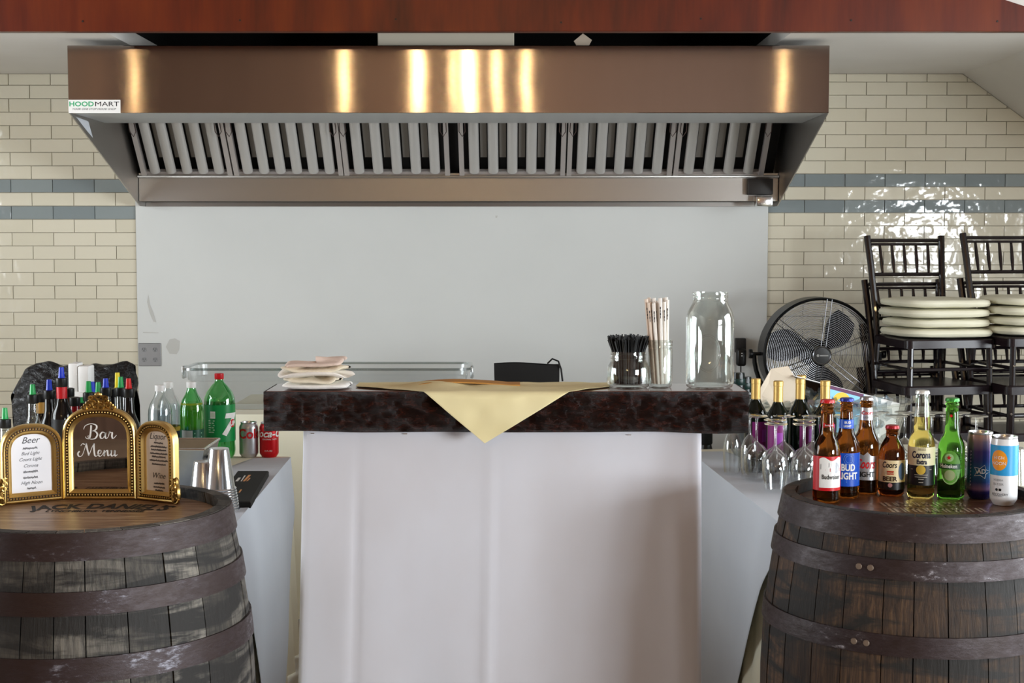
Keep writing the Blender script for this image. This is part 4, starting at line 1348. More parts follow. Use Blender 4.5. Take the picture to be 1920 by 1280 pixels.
def seven(t, L, r, s_):
    f = cylmap(r + .0013, .088 * s_, .52)
    text('label_text', '7', .10, f, WHT, L, shear=.25, bold=.004)
    d = disc_on_cyl(r + .0016, .126 * s_, .92, .014); d.build('red_dot', RED, L, normals=False)
    text('label_text', 'UP', .022, cylmap(r + .0019, .118 * s_, .92), WHT, L, bold=.001)
    mb = patch(r + .0012, .145 * s_, .170 * s_, -.62, -.28, 6); mb.build('barcode', WHT, L, normals=False)
    mb = MB()
    for k in range(8):
        a = -.58 + k * .036
        rr = r + .0016
        mb.add([cylmap(rr, 0, 0)(rr * a, .150 * s_), cylmap(rr, 0, 0)(rr * (a + .016), .150 * s_), cylmap(rr, 0, 0)(rr * (a + .016), .165 * s_), cylmap(rr, 0, 0)(rr * a, .165 * s_)], [(0, 1, 2, 3)])
    for k in range(6):
        rr = r + .0016; zz = (.135 - k * .008) * s_
        mb.add([cylmap(rr, 0, 0)(rr * -.75, zz), cylmap(rr, 0, 0)(rr * (-.32 - .05 * (k % 2)), zz), cylmap(rr, 0, 0)(rr * (-.32 - .05 * (k % 2)), zz + .003), cylmap(rr, 0, 0)(rr * -.75, zz + .003)], [(0, 1, 2, 3)])
    mb.build('barcode_lines', mat('pale_print', 'BBD8BE', .5), L, normals=False)
pet('large green lemon-lime soda bottle with red cap', 413, 862, 700, .053, PETG, GSODA, .205, RED, mat('green_soda_label', '0C8A44', .35), (.062, .192), seven)
def ale(t, L, r, s_):
    patch(r + .0012, .04 * s_, .128 * s_, -.95, .05, 8).build('label_panel', mat('grey_panel', '8E9690', .5), L, normals=False)
    mb = MB(); rr = r + .0014
    for k in range(4):
        zz = (.115 - k * .014) * s_; f = cylmap(rr, 0)
        mb.add([f(rr * .2, zz), f(rr * .9, zz), f(rr * .9, zz + .004), f(rr * .2, zz + .004)], [(0, 1, 2, 3)])
    mb.build('label_print', mat('ale_print', '7FB08E', .5), L, normals=False)
pet('slim green ginger ale bottle with white cap', 361, 874, 716, .039, PETG, SODA, .225, WHITE, mat('ale_label', '0E4A34', .35), (.03, .13), ale)
TON = mat('tonic_label', '1A2233', .4)
def tonic(t, L, r, s_): MB().lathe([(r + .001, .118 * s_), (r + .001, .134 * s_)], 24).build('label_band', mat('tonic_band', '2D6FD0', .4), L)
pet('clear tonic water bottle with white cap nearer the menu frame', 302, 884, 722, .039, PETC, WATER, .215, WHITE, TON, (.03, .12), tonic)
def tonic2(t, L, r, s_): MB().lathe([(r + .001, .118 * s_), (r + .001, .134 * s_)], 24).build('label_band', GLDP, L)
pet('clear tonic water bottle with white cap and yellow label band behind the other', 318, 868, 716, .039, PETC, WATER, .215, WHITE, TON, (.03, .12), tonic2)

# soda cans
def can(name, label, loc, h, r, body, rzx=0., sleek=False):
    t = thing(name, label, 'can', loc, -math.atan2(loc[0], loc[1]) + rzx)
    rt = r * (.82 if not sleek else .92)
    MB().lathe([(r * .74, .0), (r * .80, .003), (r * .985, .012), (r, .016), (r, h - .020), (r * .985, h - .016), (rt * 1.01, h - .005)], 36).build('can_body', body, t)
    MB().lathe([(0, .010), (r * .6, .008), (r * .74, .001), (r * .80, .003)], 30).build('can_base', ALU, t)
    MB().lathe([(rt * 1.01, h - .006), (rt * 1.04, h - .003), (rt * 1.02, h), (rt * .95, h - .0005), (rt * .90, h - .006), (0, h - .006)], 32).build('can_lid', ALU, t)
    mb = MB(); mb.rbox((0, -.004, h - .0045), (.014, .024, .0016), .0006, 1); mb.tube([(0.004 * math.cos(a), -.010 + .004 * math.sin(a), h - .003) for a in [i * PI / 5 for i in range(10)]], .001, 5, closed=True)
    mb.build('pull_tab', ALU, t)
    return t
DIET = mat('silver_can', 'C4C6C8', .3, .8); COKE = mat('red_can', 'C20A14', .28, .3)
p = onz(467, 859, TZ); y = p.y + .033
c1_ = can('soda_can', 'silver diet cola can with red lettering', (p.x * y / p.y, y, TZ + .001), .1215, .033, DIET)
text('can_lettering', 'Coke', .046, cylmap(.0336, .068, .28), RED, c1_, bold=.0012)
p = onz(505, 859, TZ); y = p.y + .033
c2_ = can('soda_can', 'red cola can with white script under the slab end', (p.x * y / p.y, y, TZ + .001), .1215, .033, COKE)
text('can_lettering', 'Coca-Cola', .036, cylmap(.0336, .072, .30), WHT, c2_, shear=.35, bold=.0008)
text('can_lettering', 'ORIGINAL TASTE', .007, cylmap(.0336, .062, .05), WHT, c2_)
text('can_lettering', '12 FL OZ', .007, cylmap(.0336, .022, -.1), WHT, c2_)

# galvanised ice bucket
ib = thing('metal_tub', 'galvanised metal ice tub with black handle behind the menu frame', 'tub', (0, 0, TZ + .001))
bx = at(382, 830, 4.12).x
mb = MB()
def rect(x0_, x1_, y0_, y1_, z): return [(x0_, y0_, z), (x1_, y0_, z), (x1_, y1_, z), (x0_, y1_, z)]
th_ = at(340, 843, 4.12).z - TZ
rs = [rect(bx - .15, bx - .03, 4.16, 4.30, 0), rect(bx - .18, bx, 4.12, 4.34, th_), rect(bx - .173, bx - .007, 4.127, 4.333, th_), rect(bx - .145, bx - .035, 4.165, 4.295, .006)]
n = 4; vs = [p_ for r_ in rs for p_ in r_]
mb.add(vs, [(i * n + k, i * n + (k + 1) % n, (i + 1) * n + (k + 1) % n, (i + 1) * n + k) for i in range(3) for k in range(n)] + [(3, 2, 1, 0), (12, 13, 14, 15)])
mb.build('tub_body', GALV, ib, angle=20)
MB().tube([rs[1][0], rs[1][1], rs[1][2], rs[1][3]], .004, 8, closed=True).build('rolled_rim', STEEL3, ib)
MB().tube([(bx - .006, 4.19, th_ - .03), (bx + .010, 4.19, th_ - .035), (bx + .010, 4.19, th_ - .075), (bx + .010, 4.27, th_ - .075), (bx + .010, 4.27, th_ - .035), (bx - .006, 4.27, th_ - .03)], .005, 8).build('handle', BLACK, ib)
# stacks of silver plastic cups, upside down
CUPM = mat('silver_cup', 'CFD3D6', .16, .85)
cupme = MB().lathe([(.0, .115), (.026, .115), (.0275, .112), (.042, .006), (.0455, .0055), (.047, .003), (.0455, 0), (.0425, 0), (.0405, .004), (.0265, .108), (0, .110)], 28).mesh('plastic_cup', CUPM, 40)
for px, pyb, nst, lab, ln in ((422, 962, 9, 'silver plastic cup in the tall upside-down stack beside the black mat', .012), (387, 962, 4, 'silver plastic cup in the short upside-down stack beside the ice tub', .0)):
    p = onz(px, pyb, TZ); y = p.y + .045
    for k in range(nst):
        o = put('plastic_cup', cupme, None, (p.x * y / p.y - .006 - ln * k * .09, y, TZ + .001 + k * .0072))
        tag(o, lab, 'cup', 'silver cups stacked by the ice tub')
# black bar mat
q0, q1 = onz(504, 883, TZ + .018), onz(470, 941, TZ + .018)
bm_ = thing('bar_mat', 'black bar mat with orange and white marks on the soda table', 'bar mat', (0, 0, TZ + .001))
mpoly = [(q1.x - .10, q1.y), (q1.x, q1.y), (q0.x, q0.y), (q0.x - .10, q0.y)]
MB().prism(mpoly, .018, None, .003).build('mat_base', BLACKM, bm_)
def strokes(name, m, quads):
    for qd in quads: MB().add([tuple(onz(a, b, TZ + .0195) - Vector((0, 0, TZ + .001))) for a, b in qd], [(0, 1, 2, 3)]).build(name, m, bm_, normals=False)
strokes('mat_mark', ORNG, [[(455, 902), (459, 902), (471, 890), (466, 890)], [(447, 923), (450, 923), (454, 917), (451, 917)], [(461, 902), (465, 901), (470, 896), (468, 895)]])
strokes('mat_mark', WHT, [[(441, 902), (446, 902), (452, 895), (447, 895)], [(451, 902), (453, 902), (461, 891), (458, 891)]])

# ================================================================== beers on the right barrel
CROWN = {}
def crown(t, z, m, r=.0150):
    MB().lathe([(r * 1.04, z - .0075), (r * 1.02, z - .004), (r * .98, z - .001), (r * .8, z), (0, z + .0003)], 42, wob=lambda a, zz: 1 + (.03 * math.cos(a * 21) if zz < z - .003 else 0)).build('crown_cap', m, t)
def beer(label, px, pyb, pyt, r, glass, capm, rzx=0., stubby=False, liquid=None):
    p = onz(px, pyb, RZ); Y = p.y + r; x = p.x * Y / p.y
    h = at(px, pyt, Y).z - RZ
    t = thing('beer_bottle', label, 'bottle', (x, Y, RZ + .001), -math.atan2(x, Y) + rzx, 'beers lined up on the barrel')
    if stubby: prof = [(0, .004), (r * .7, .003), (r * .88, 0), (r * .97, .004), (r, .012), (r, h * .56), (r * .97, h * .63), (r * .86, h * .71), (r * .68, h * .78), (r * .5, h * .835), (.0142, h * .87), (.0138, h * .93), (.0150, h * .935), (.0150, h * .955), (.0135, h * .96), (.0135, h - .002), (0, h - .002)]
    else: prof = [(0, .004), (r * .7, .003), (r * .88, 0), (r * .97, .003), (r, .010), (r, h * .47), (r * .985, h * .51), (r * .92, h * .555), (r * .79, h * .60), (r * .64, h * .64), (r * .55, h * .68), (r * .5, h * .74), (.0138, h * .86), (.0132, h * .925), (.0150, h * .932), (.0150, h * .948), (.0135, h * .952), (.0135, h - .002), (0, h - .002)]
    MB().lathe(prof, 40).build('bottle_glass', glass, t, angle=60)
    crown(t, h + .001, capm)
    return t, h
e_ = .0005
# 1 red label
t, h = beer('brown beer bottle with red and white label and red cap', 1549, 945, 750, .0300, AMBER, RED, R(12))
r = .0300
L = patch(r + e_, h * .125, h * .46, -1.5, 1.5, 24).build('label', RED, t, normals=False)
W_ = patch(r + 2 * e_, h * .155, h * .435, -.75, 1.0, 18, lambda u: .004 * math.sin(u * 9)).build('label_panel', WHT, L, normals=False)
text('label_text', 'Budweiser', .0145, cylmap(r + 3 * e_, h * .24, .16), BLK, L, width=.044, bold=.0002)
mb = disc_on_cyl(r + 3 * e_, h * .35, .45, .011, .012); mb.build('crest', SILV, L, normals=False)
mb = MB(); f = cylmap(r + 2.5 * e_, h * .33, .45)
mb.add([f(-.024, .0), f(-.012, .004), f(-.012, -.004), f(.024, .0), f(.012, .004), f(.012, -.004)], [(0, 1, 2), (3, 5, 4)]); mb.build('crest_ribbon', RED, L, normals=False)
mb = MB(); f = cylmap(r + 3 * e_, h * .385, -.4); mb.add([f(-.008, -.012), f(.012, -.006), f(.012, .004), f(-.008, .0)], [(0, 1, 2, 3)]); mb.build('label_banner', SILV, L, normals=False)
bow = MB(); f = cylmap(.0158, h * .755, .12)
bow.add([f(-.014, .006), f(0, .002), f(.014, .006), f(.014, -.006), f(0, -.002), f(-.014, -.006)], [(0, 1, 4, 5), (1, 2, 3, 4)])
B_ = bow.build('neck_bow_tie', RED, t, normals=False); text('label_text', 'Budweiser', .005, cylmap(.0161, h * .750, .12), WHT, B_)
# 2 blue label
t, h = beer('brown beer bottle with blue label and blue cap', 1585, 936, 747, .0300, AMBER, mat('blue_cap', '1B2E8A', .35, .3), R(4))
L = patch(r + e_, h * .125, h * .46, -1.5, 1.5, 24).build('label', BLUE, t, normals=False)
text('label_text', 'BUD', .021, cylmap(r + 2 * e_, h * .285, .12), WHT, L, width=.032, bold=.0007)
text('label_text', 'LIGHT', .021, cylmap(r + 2 * e_, h * .20, .12), WHT, L, width=.046, bold=.0007)
mb = MB()
for rr in (.012, .008): mb.tube([cylmap(r + 2 * e_, h * .40, .15)(rr * math.cos(a), rr * math.sin(a)) for a in [2 * PI * i / 18 for i in range(18)]], .0005, 4, closed=True)
for zz in (.18, .165): mb.add([cylmap(r + 2 * e_, h * zz)(-.03, 0), cylmap(r + 2 * e_, h * zz)(0, 0), cylmap(r + 2 * e_, h * zz)(.03, 0), cylmap(r + 2 * e_, h * zz)(.03, .0009), cylmap(r + 2 * e_, h * zz)(0, .0009), cylmap(r + 2 * e_, h * zz)(-.03, .0009)], [(0, 1, 4, 5), (1, 2, 3, 4)])
mb.build('label_emblem', mat('pale_blue_ink', '6F9BE0', .4), L, normals=False)
N_ = MB().lathe([(.0163, h * .70), (.0158, h * .79)], 30).build('neck_label', BLUE, t)
text('label_text', 'BUD', .0075, cylmap(.0167, h * .75, .1), WHT, N_, bold=.0002); text('label_text', 'LIGHT', .0065, cylmap(.0167, h * .715, .1), WHT, N_, bold=.0002)
# 3 silver label
t, h = beer('brown beer bottle with silver mountain label and silver neck label', 1622, 928, 745, .0300, AMBER, mat('dark_silver_cap', '8A8788', .35, .8), R(2))
L = patch(r + e_, h * .15, h * .40, -1.5, 1.5, 28, lambda u: .010 * max(0, 1 - abs(u - .53) / .1) + .005 * max(0, 1 - abs(u - .35) / .12)).build('label', SILV, t, normals=False)
text('label_text', 'Coors', .030, cylmap(r + 2 * e_, h * .275, .0), RED, L, width=.046, shear=.35, bold=.0007)
text('label_text', 'LIGHT', .0165, cylmap(r + 2 * e_, h * .185, .0), BLK, L, width=.042, bold=.0005)
N_ = MB().lathe([(.0150, h * .765), (.0140, h * .895)], 30).build('neck_label', SILV, t)
text('label_text', 'Coors', .012, cylmap(.0155, h * .825, .1), RED, N_, shear=.35, bold=.0003); text('label_text', 'LIGHT', .0065, cylmap(.0158, h * .785, .1), BLK, N_)
# 4 stubby
t, h = beer('short stubby brown beer bottle with cream label and red cap', 1671, 932, 798, .0292, mat('dark_amber_glass', (.22, .05, .01), .04, trans=1., ior=1.35), mat('dark_red_cap', '9A1220', .35, .3), 0, True)
rs_ = .0292
L = patch(rs_ + e_, h * .20, h * .52, -1.5, 1.5, 24).build('label', CRM, t, normals=False)
D_ = patch(rs_ + e_ * 1.2, h * .10, h * .205, -1.5, 1.5, 24).build('lower_band', BLK, t, normals=False)
text('label_text', 'Coors', .019, cylmap(rs_ + 2 * e_, h * .415, -.16), BLK, L, width=.034, shear=.2, bold=.0003)
patch(rs_ + 2 * e_, h * .315, h * .37, -.34, .16, 6).build('red_panel', mat('brick_red', 'B03A24', .4), L, normals=False)
text('label_text', 'BANQUET', .005, cylmap(rs_ + 3 * e_, h * .33, -.09), CRM, L)
text('label_text', 'BEER', .0145, cylmap(rs_ + 2 * e_, h * .225, -.12), mat('brown_ink', '3A2712', .4), L, width=.034, bold=.0005)
d_ = disc_on_cyl(rs_ + 2 * e_, h * .36, .85, .010, .020); d_.build('blue_vignette', mat('blue_grey_ink', '5A7390', .4), L, normals=False)
d_ = disc_on_cyl(rs_ + 2 * e_, h * .165, -.1, .005); d_.build('seal', mat('rose_seal', 'B07A78', .4), D_, normals=False)
# 5 clear bottle, pale lager
rc_ = .0298
p = onz(1726, 937, RZ); Y = p.y + rc_; x = p.x * Y / p.y; h = at(1726, 733, Y).z - RZ
t = thing('beer_bottle', 'clear glass bottle of pale yellow lager with cream and navy label', 'bottle', (x, Y, RZ + .001), -math.atan2(x, Y), 'beers lined up on the barrel')
def cor(z): return None
P = [(0, .004), (rc_ * .7, .003), (rc_ * .88, 0), (rc_ * .97, .004), (rc_, .012), (rc_, h * .46), (rc_ * .985, h * .50), (rc_ * .93, h * .545), (rc_ * .8, h * .59), (rc_ * .66, h * .62), (rc_ * .625, h * .64), (rc_ * .6, h * .70), (rc_ * .57, h * .76)]
MB().lathe(P + [(0, h * .76)], 40).build('lager', BEERY, t, angle=60)
MB().lathe([(rc_ * .57, h * .7605), (.0142, h * .93), (.0150, h * .935), (.0150, h * .955), (.0135, h * .96), (.0135, h - .002), (.012, h - .002), (.0125, h * .93), (rc_ * .57 - .002, h * .7605)], 36).build('bottle_neck', clear('neck_glass', (.88, .91, .9), .8, .08, .02, 2.), t)
crown(t, h + .001, mat('pale_cap', 'D9D9D4', .35, .4))
L = patch(rc_ + e_, h * .315, h * .485, -1.5, 1.5, 22).build('label', mat('pale_gold_label', 'DED6AE', .4), t, normals=False)
D_ = patch(rc_ + e_, h * .13, h * .315, -1.5, 1.5, 22).build('lower_label', BLK, t, normals=False)
text('label_text', 'Corona', .0215, cylmap(rc_ + 2 * e_, h * .385, .0), NAVY, L, width=.043, bold=.0007)
text('label_text', 'Extra', .0140, cylmap(rc_ + 2 * e_, h * .33, .05), NAVY, L, width=.023, bold=.0006)
mb = MB(); f = cylmap(rc_ + 2 * e_, h * .455, .02)
for k in range(5): mb.add([f(-.008 + k * .0035, 0), f(-.0045 + k * .0035, 0), f(-.00625 + k * .0035, .007)], [(0, 1, 2)])
mb.build('crown_print', mat('grey_gold', 'A9A080', .4), L, normals=False)
disc_on_cyl(rc_ + 2 * e_, h * .275, -.02, .0105).build('gold_seal', GLDP, D_, normals=False)
mb = MB()
for zz, w_ in ((.225, .030), (.205, .028), (.185, .012), (.155, .010)):
    f = cylmap(rc_ + 2 * e_, h * zz); n_ = 8
    mb.grid(lambda u, v: f(-w_ / 2 + w_ * u, .0016 * v), n_, 1)
for sx in (-.022, .022): 
    f = cylmap(rc_ + 2 * e_, h * .275); mb.grid(lambda u, v: f(sx - .003 + .006 * u, .0016 * v), 2, 1)
mb.build('small_print', mat('grey_print', '9A9488', .4), D_, normals=False)
# 6 green bottle
t, h = beer('green beer bottle with red star on its oval label', 1782, 938, 747, .0297, GREENG, mat('green_cap', '3A8A3A', .35, .4), R(-4))
rg = .0297
L = disc_on_cyl(rg + e_, h * .32, .02, .023, h * .17, 28).build('oval_label', mat('green_oval', '5E9A3A', .35), t, normals=False)
patch(rg + 2 * e_, h * .305, h * .36, -1.0, .75, 14).build('name_band', mat('dark_green_band', '0D4A1C', .35), L, normals=False)
text('label_text', 'Heineken', .0125, cylmap(rg + 3 * e_, h * .318, -.12), WHT, L, width=.038, bold=.0002)
f = cylmap(rg + 3 * e_, h * .42, -.08); star = [(.0062 * (1 if i % 2 == 0 else .4) * math.sin(i * PI / 5), .0062 * (1 if i % 2 == 0 else .4) * math.cos(i * PI / 5)) for i in range(10)]
disc_on_cyl(rg + 2 * e_, h * .42, -.08, .010, .009).build('star_field', mat('pale_green', '9CC48A', .4), L, normals=False)
mb = MB(); mb.add([f(0, 0)] + [f(a, b) for a, b in star], [(0, 1 + i, 1 + (i + 1) % 10) for i in range(10)]); mb.build('red_star', RED, L, normals=False)
disc_on_cyl(rg + 2 * e_, h * .245, -.02, .012, .012).build('medallion', mat('olive_grey', '9AA87A', .4), L, normals=False)
mb = MB()
mb.tube([cylmap(rg + 2 * e_, h * .245, -.02)(.017 * math.cos(a), .019 * math.sin(a)) for a in [PI + PI * i / 14 for i in range(15)]], .0007, 4); mb.build('label_ring', mat('pale_ring', 'B7CF9A', .4), L, normals=False)
disc_on_cyl(.0160, h * .83, -.05, .003).build('neck_star', RED, t, normals=False)
# 7 dusk-coloured can
DUSK = mat('dusk_can', '3A3A72', .25, .4)
g = coords(DUSK, (1, 1, 1), 'Object')
sx_ = nd(DUSK, 'ShaderNodeSeparateXYZ'); lk(DUSK, g, sx_.inputs[0])
mr = nd(DUSK, 'ShaderNodeMapRange'); mr.inputs[1].default_value = 0; mr.inputs[2].default_value = .15; lk(DUSK, sx_.outputs[2], mr.inputs[0])
setc(DUSK, ramp(DUSK, mr.outputs[0], [(.0, '2B2560'), (.12, '2B2560'), (.16, '8A6A94'), (.26, '2F4C86'), (.42, '2E6E9A'), (.58, '33407E'), (.72, '4A3D78'), (.84, '8A7A92'), (1., 'C8A894')]))
p = onz(1836, 938, RZ); Y = p.y + .0285; h = at(1836, 809, Y).z - RZ
t7 = can('beer_can', 'purple and blue dusk-coloured beer can with a white star outline', (p.x * Y / p.y, Y, RZ + .001), h, .0285, DUSK, 0., True)
f = cylmap(.0292, h * .42, .15)
star = [((.020 if i % 2 == 0 else .011) * math.sin(i * PI / 5 + .3), (.016 if i % 2 == 0 else .008) * math.cos(i * PI / 5 + .3)) for i in range(10)]
MB().tube([f(a, b) for a, b in star], .0007, 4, closed=True).build('star_outline', WHT, t7)
text('can_lettering', 'AD', .014, cylmap(.0292, h * .395, .12), WHT, t7, bold=.0004)
mb = MB()
f = cylmap(.0291, h * .2, -.75)
for k in range(11): mb.ribbon([(-.0015, k * .0075), (.0015, k * .0075 + .0035)], .0012, f); mb.ribbon([(-.0015, k * .0075 + .0045), (.0015, k * .0075 + .002)], .0009, f)
mb.build('side_lettering', mat('pale_violet', 'B7A9D8', .4), t7, normals=False)
# 8 white and sky-blue can
p = onz(1881, 950, RZ); Y = p.y + .0292; h = at(1881, 817, Y).z - RZ
t8 = can('seltzer_can', 'slim white and sky-blue seltzer can with an orange sun', (p.x * Y / p.y, Y, RZ + .001), h, .0292, mat('white_can', 'E6E8EA', .28, .1), R(-8), True)
r8 = .0292
L = MB().lathe([(r8 + .0003, h * .44), (r8 + .0003, h * .875)], 36).build('blue_field', SKYB, t8)
disc_on_cyl(r8 + .0008, h * .66, -.25, .0185, .0225, 26).build('orange_sun', ORNG, L, normals=False)
text('can_lettering', 'HIGH', .010, cylmap(r8 + .0013, h * .675, -.25), WHT, L); text('can_lettering', 'NOON', .010, cylmap(r8 + .0013, h * .595, -.25), WHT, L)
for zz, s_, sz in ((.36, 'VODKA', .0065), (.30, 'SELTZER', .0065), (.135, '100% REAL', .0045)): text('can_lettering', s_, sz, cylmap(r8 + .0006, h * zz, -.28), mat('grey_ink', '8E9296', .5), t8)
text('can_lettering', 'RECOVERY', .0075, cylmap(r8 + .0006, h * .15, -.15), mat('dark_ink', '55595E', .5), t8)
mb = MB()
for dx in (-.004, .004): mb.add(*(lambda b: (b.v, b.f))(disc_on_cyl(r8 + .0006, h * .235, -.25 + dx / r8, .003, .003, 10)))
mb.build('paw_mark', BLK, t8, normals=False)

# ================================================================== wine bottles on the right table
WINEG = mat('dark_wine_glass', '07100A', .06)
FOIL = mat('gold_foil', 'D9B368', .34, .55)
MAG = mat('magenta_label', '82206F', .45)
def wine(px, Y, first=None):
    t = thing('wine_bottle', 'dark wine bottle with gold foil neck and magenta label behind the glasses', 'bottle', (0, 0, 0), 0, 'wine bottles behind the glasses')
    MB().lathe([(0, .01), (.02, .006), (.033, 0), (.037, .004), (.037, .175), (.0355, .19), (.030, .205), (.021, .22), (.0152, .235), (.0140, .25), (.0140, .30), (0, .30)], 32).build('bottle_glass', WINEG, t)
    MB().lathe([(.0152, .228), (.0150, .285), (.0158, .286), (.0158, .300), (.0140, .302), (0, .302)], 24).build('foil_capsule', FOIL, t)
    L = patch(.0375, .07, .165, -.75, .75).build('label', MAG, t, normals=False)
    patch(.0378, .10, .14, .1, .7, 6).build('label_panel', mat('violet_label', '9A3CA8', .45), L, normals=False)
    return t
def xs(px, Y): return at(px, 760, Y).x
W0 = wine(0, 0)
spots = [(1417, 4.70), (1459, 4.62), (1500, 4.70), (1547, 4.63)]
for i, (px, Y) in enumerate(spots):
    o = W0 if i == 0 else dup(W0)
    o.location = (xs(px, Y), Y, TZ + .001); o.rotation_euler = (0, 0, R((18, -25, 32, 4)[i]))
# upside-down wine glasses
def wineglass(kind):
    t = thing('wine_glass', 'clear wine glass standing upside down on the white table', 'wine glass', (0, 0, 0), 0, 'upside-down wine glasses')
    if kind == 0: bp = [(.0330, 0), (.0350, .02), (.0390, .05), (.0395, .07), (.035, .092), (.022, .108), (.008, .117), (.0045, .122)]
    else: bp = [(.0250, 0), (.0275, .03), (.0285, .07), (.0265, .10), (.019, .122), (.009, .134), (.0045, .140)]
    zb_ = bp[-1][1]
    MB().lathe(bp + [(a - .0012, b - .001) for a, b in bp[::-1]], 26).build('bowl', GLASS, t, angle=60)
    MB().lathe([(.0045, zb_ - .002), (.0036, zb_ + .01), (.0036, .186), (.006, .194)], 10).build('stem', GLASS, t, angle=60)
    MB().lathe([(.004, .191), (.014, .195), (.034, .1985), (.0345, .200), (.033, .2012), (0, .2015)], 28).build('foot', GLASS, t, angle=60)
    return t
G0, G1 = wineglass(0), wineglass(1)
G1['label'] = 'narrow wine glass standing upside down at the table edge by the slab end'
used = {0: False, 1: False}
def glass(kind, x, y):
    g_ = (G0, G1)[kind]
    if used[kind]: g_ = dup(g_)
    used[kind] = True
    g_.location = (x, y, TZ + .005)
gr = random.Random(6)
p = onz(1372, 893, TZ); glass(1, p.x + .005, p.y + .03); p = onz(1405, 902, TZ); glass(1, p.x + .005, p.y + .03)
for j, y in enumerate((4.30, 4.40, 4.50)):
    x = .760 + (.042 if j % 2 else 0) + (0 if j else .02)
    while x < (.95, .95, 1.45)[j]:
        glass(0, x + gr.uniform(-.004, .004), y + gr.uniform(-.004, .004)); x += .0855
x = 1.16
while x < 1.5: glass(0, x, 4.60); x += .0855
# tumblers in front
TUM = clear('tumbler_glass', (.93, .95, .95), .8, .09, .03, 2.)
tm = MB().lathe([(0, .112), (.024, .112), (.027, .109), (.034, .003), (.0345, 0), (.0325, 0), (.0255, .104), (0, .105)], 26).mesh('tumbler', TUM, 40)
for i, (x, y) in enumerate([(.985 + .0715 * k + (.036 if j % 2 else 0), 4.21 + .0625 * j) for j in range(4) for k in range(7)] + [(1.535, 4.42)]):
    o = put('tumbler', tm, None, (x, y, TZ + .006)); tag(o, 'clear tumbler standing upside down in the rows in front of the wine glasses' if x < 1.5 else 'clear tumbler standing apart behind the slim white can', 'tumbler', 'upside-down tumblers')
# ribbed clear ice tub with ice
tub = thing('ice_tub', 'big clear plastic tub of ice behind the wine bottles', 'tub', (1.045, 5.05, TZ + .001))
TUBP = clear('tub_plastic', (.80, .83, .81), .45, .12, .15, 2.)
def tubring(k, z): return [((.335 * k) * math.cos(a) * (1 + .012 * math.cos(a * 28)), (.26 * k) * math.sin(a) * (1 + .012 * math.cos(a * 28)), z) for a in [2 * PI * i / 112 for i in range(112)]]
th2 = at(1640, 760, 4.85).z - TZ
mb = MB(); rings(mb, [tubring(.80, .002), tubring(.83, .02), tubring(.96, th2 - .02), tubring(.97, th2 - .006)]); mb.build('tub_body', TUBP, tub, normals=False)
mb = MB(); rings(mb, [[(x * .99, y * .99, z) for x, y, z in tubring(.985, th2 - .01)], tubring(1.01, th2 - .008), tubring(1.02, th2), tubring(.985, th2)], False); mb.build('tub_rim', TUBP, tub)
ICE = clear('ice', (.82, .87, .89), .6, .16, .12, 1.6)
q = random.Random(12)
mb = MB()
for k in range(230):
    a = q.uniform(0, 2 * PI); rr = math.sqrt(q.random())
    x, y = .27 * rr * math.cos(a), .20 * rr * math.sin(a)
    top_ = th2 - .02 + .05 * (1 - rr)
    M_ = Matrix.Translation((x, y, q.uniform(.06, max(.08, top_)) if k < 120 else top_ + q.uniform(-.02, .012))) @ Matrix.Rotation(q.uniform(0, 3), 4, 'X') @ Matrix.Rotation(q.uniform(0, 3), 4, 'Z')
    s_ = q.uniform(.020, .030); mb.box((0, 0, 0), (s_, s_, s_ * .8), M_)
o = mb.build('ice_cubes', ICE, None, (1.045, 5.05, TZ + .001)); tag(o, 'heap of ice cubes in the big clear tub', 'ice', kind='stuff')
# bottle neck sticking out of the ice
p = at(1505, 704, 5.0)
nb_ = thing('wine_bottle', 'wine bottle with gold foil sunk in the ice tub by the carton', 'bottle', (p.x, 5.02, p.z - .302 + .0))
for ch in W0.children: dup(ch, parent=nb_)
# carton in the ice
CB = mat('white_cardboard', 'E4E2E0', .6); KR = mat('brown_cardboard', '4A3324', .8); BEI = mat('beige_board', 'CFC1AC', .7)
pc = at(1556, 722, 4.98)
ca = thing('drinks_carton', 'open sky-blue and white drinks carton with a yellow sun tilted in the ice tub', 'carton', (pc.x, 4.98, pc.z))
Rt = Matrix.Rotation(R(12), 4, 'Z') @ Matrix.Rotation(R(15), 4, 'Y')
# local: x right along the carton, y back, z up; origin = top front left corner of the printed end
Lc, Dc, Hc = .27, .20, .15
b_ = .003
MB().box((Lc / 2, b_ / 2, -Hc / 2), (Lc, b_, Hc), Rt).build('front_panel', CB, ca)
MB().box((.066, -.0004, -Hc / 2), (.134, .0008, Hc), Rt).build('blue_print', LSKY, ca)
MB().box((Lc / 2 - .065, Dc / 2, 0), (Lc + .13, Dc, b_), Rt).build('top_panel', CB, ca)
MB().box((Lc / 2, Dc, -Hc / 2), (Lc, b_, Hc), Rt).build('rear_panel', KR, ca)
MB().box((Lc, Dc / 2, -Hc / 2), (b_, Dc, Hc), Rt).build('end_panel', CB, ca)
MB().box((Lc / 2, Dc / 2, -Hc), (Lc, Dc, b_), Rt).build('bottom_panel', KR, ca)
MB().box((-.06, Dc * .55, -.055), (.14, .003, .105), Rt).build('inner_flap', KR, ca)
mb = MB(); mb.box((.06, -.0008, -.006), (.14, .001, .012), Rt); mb.build('print_stripe', mat('purple_print', '5A1F4E', .5), ca)
mb = MB(); n_ = 28; mb.add([tuple(Rt @ Vector((.056 + .034 * math.cos(2 * PI * i / n_), -.001, -.046 + .034 * math.sin(2 * PI * i / n_)))) for i in range(n_)], [tuple(range(n_))]); mb.build('yellow_sun', mat('sun_yellow', 'F2C437', .5), ca, normals=False)
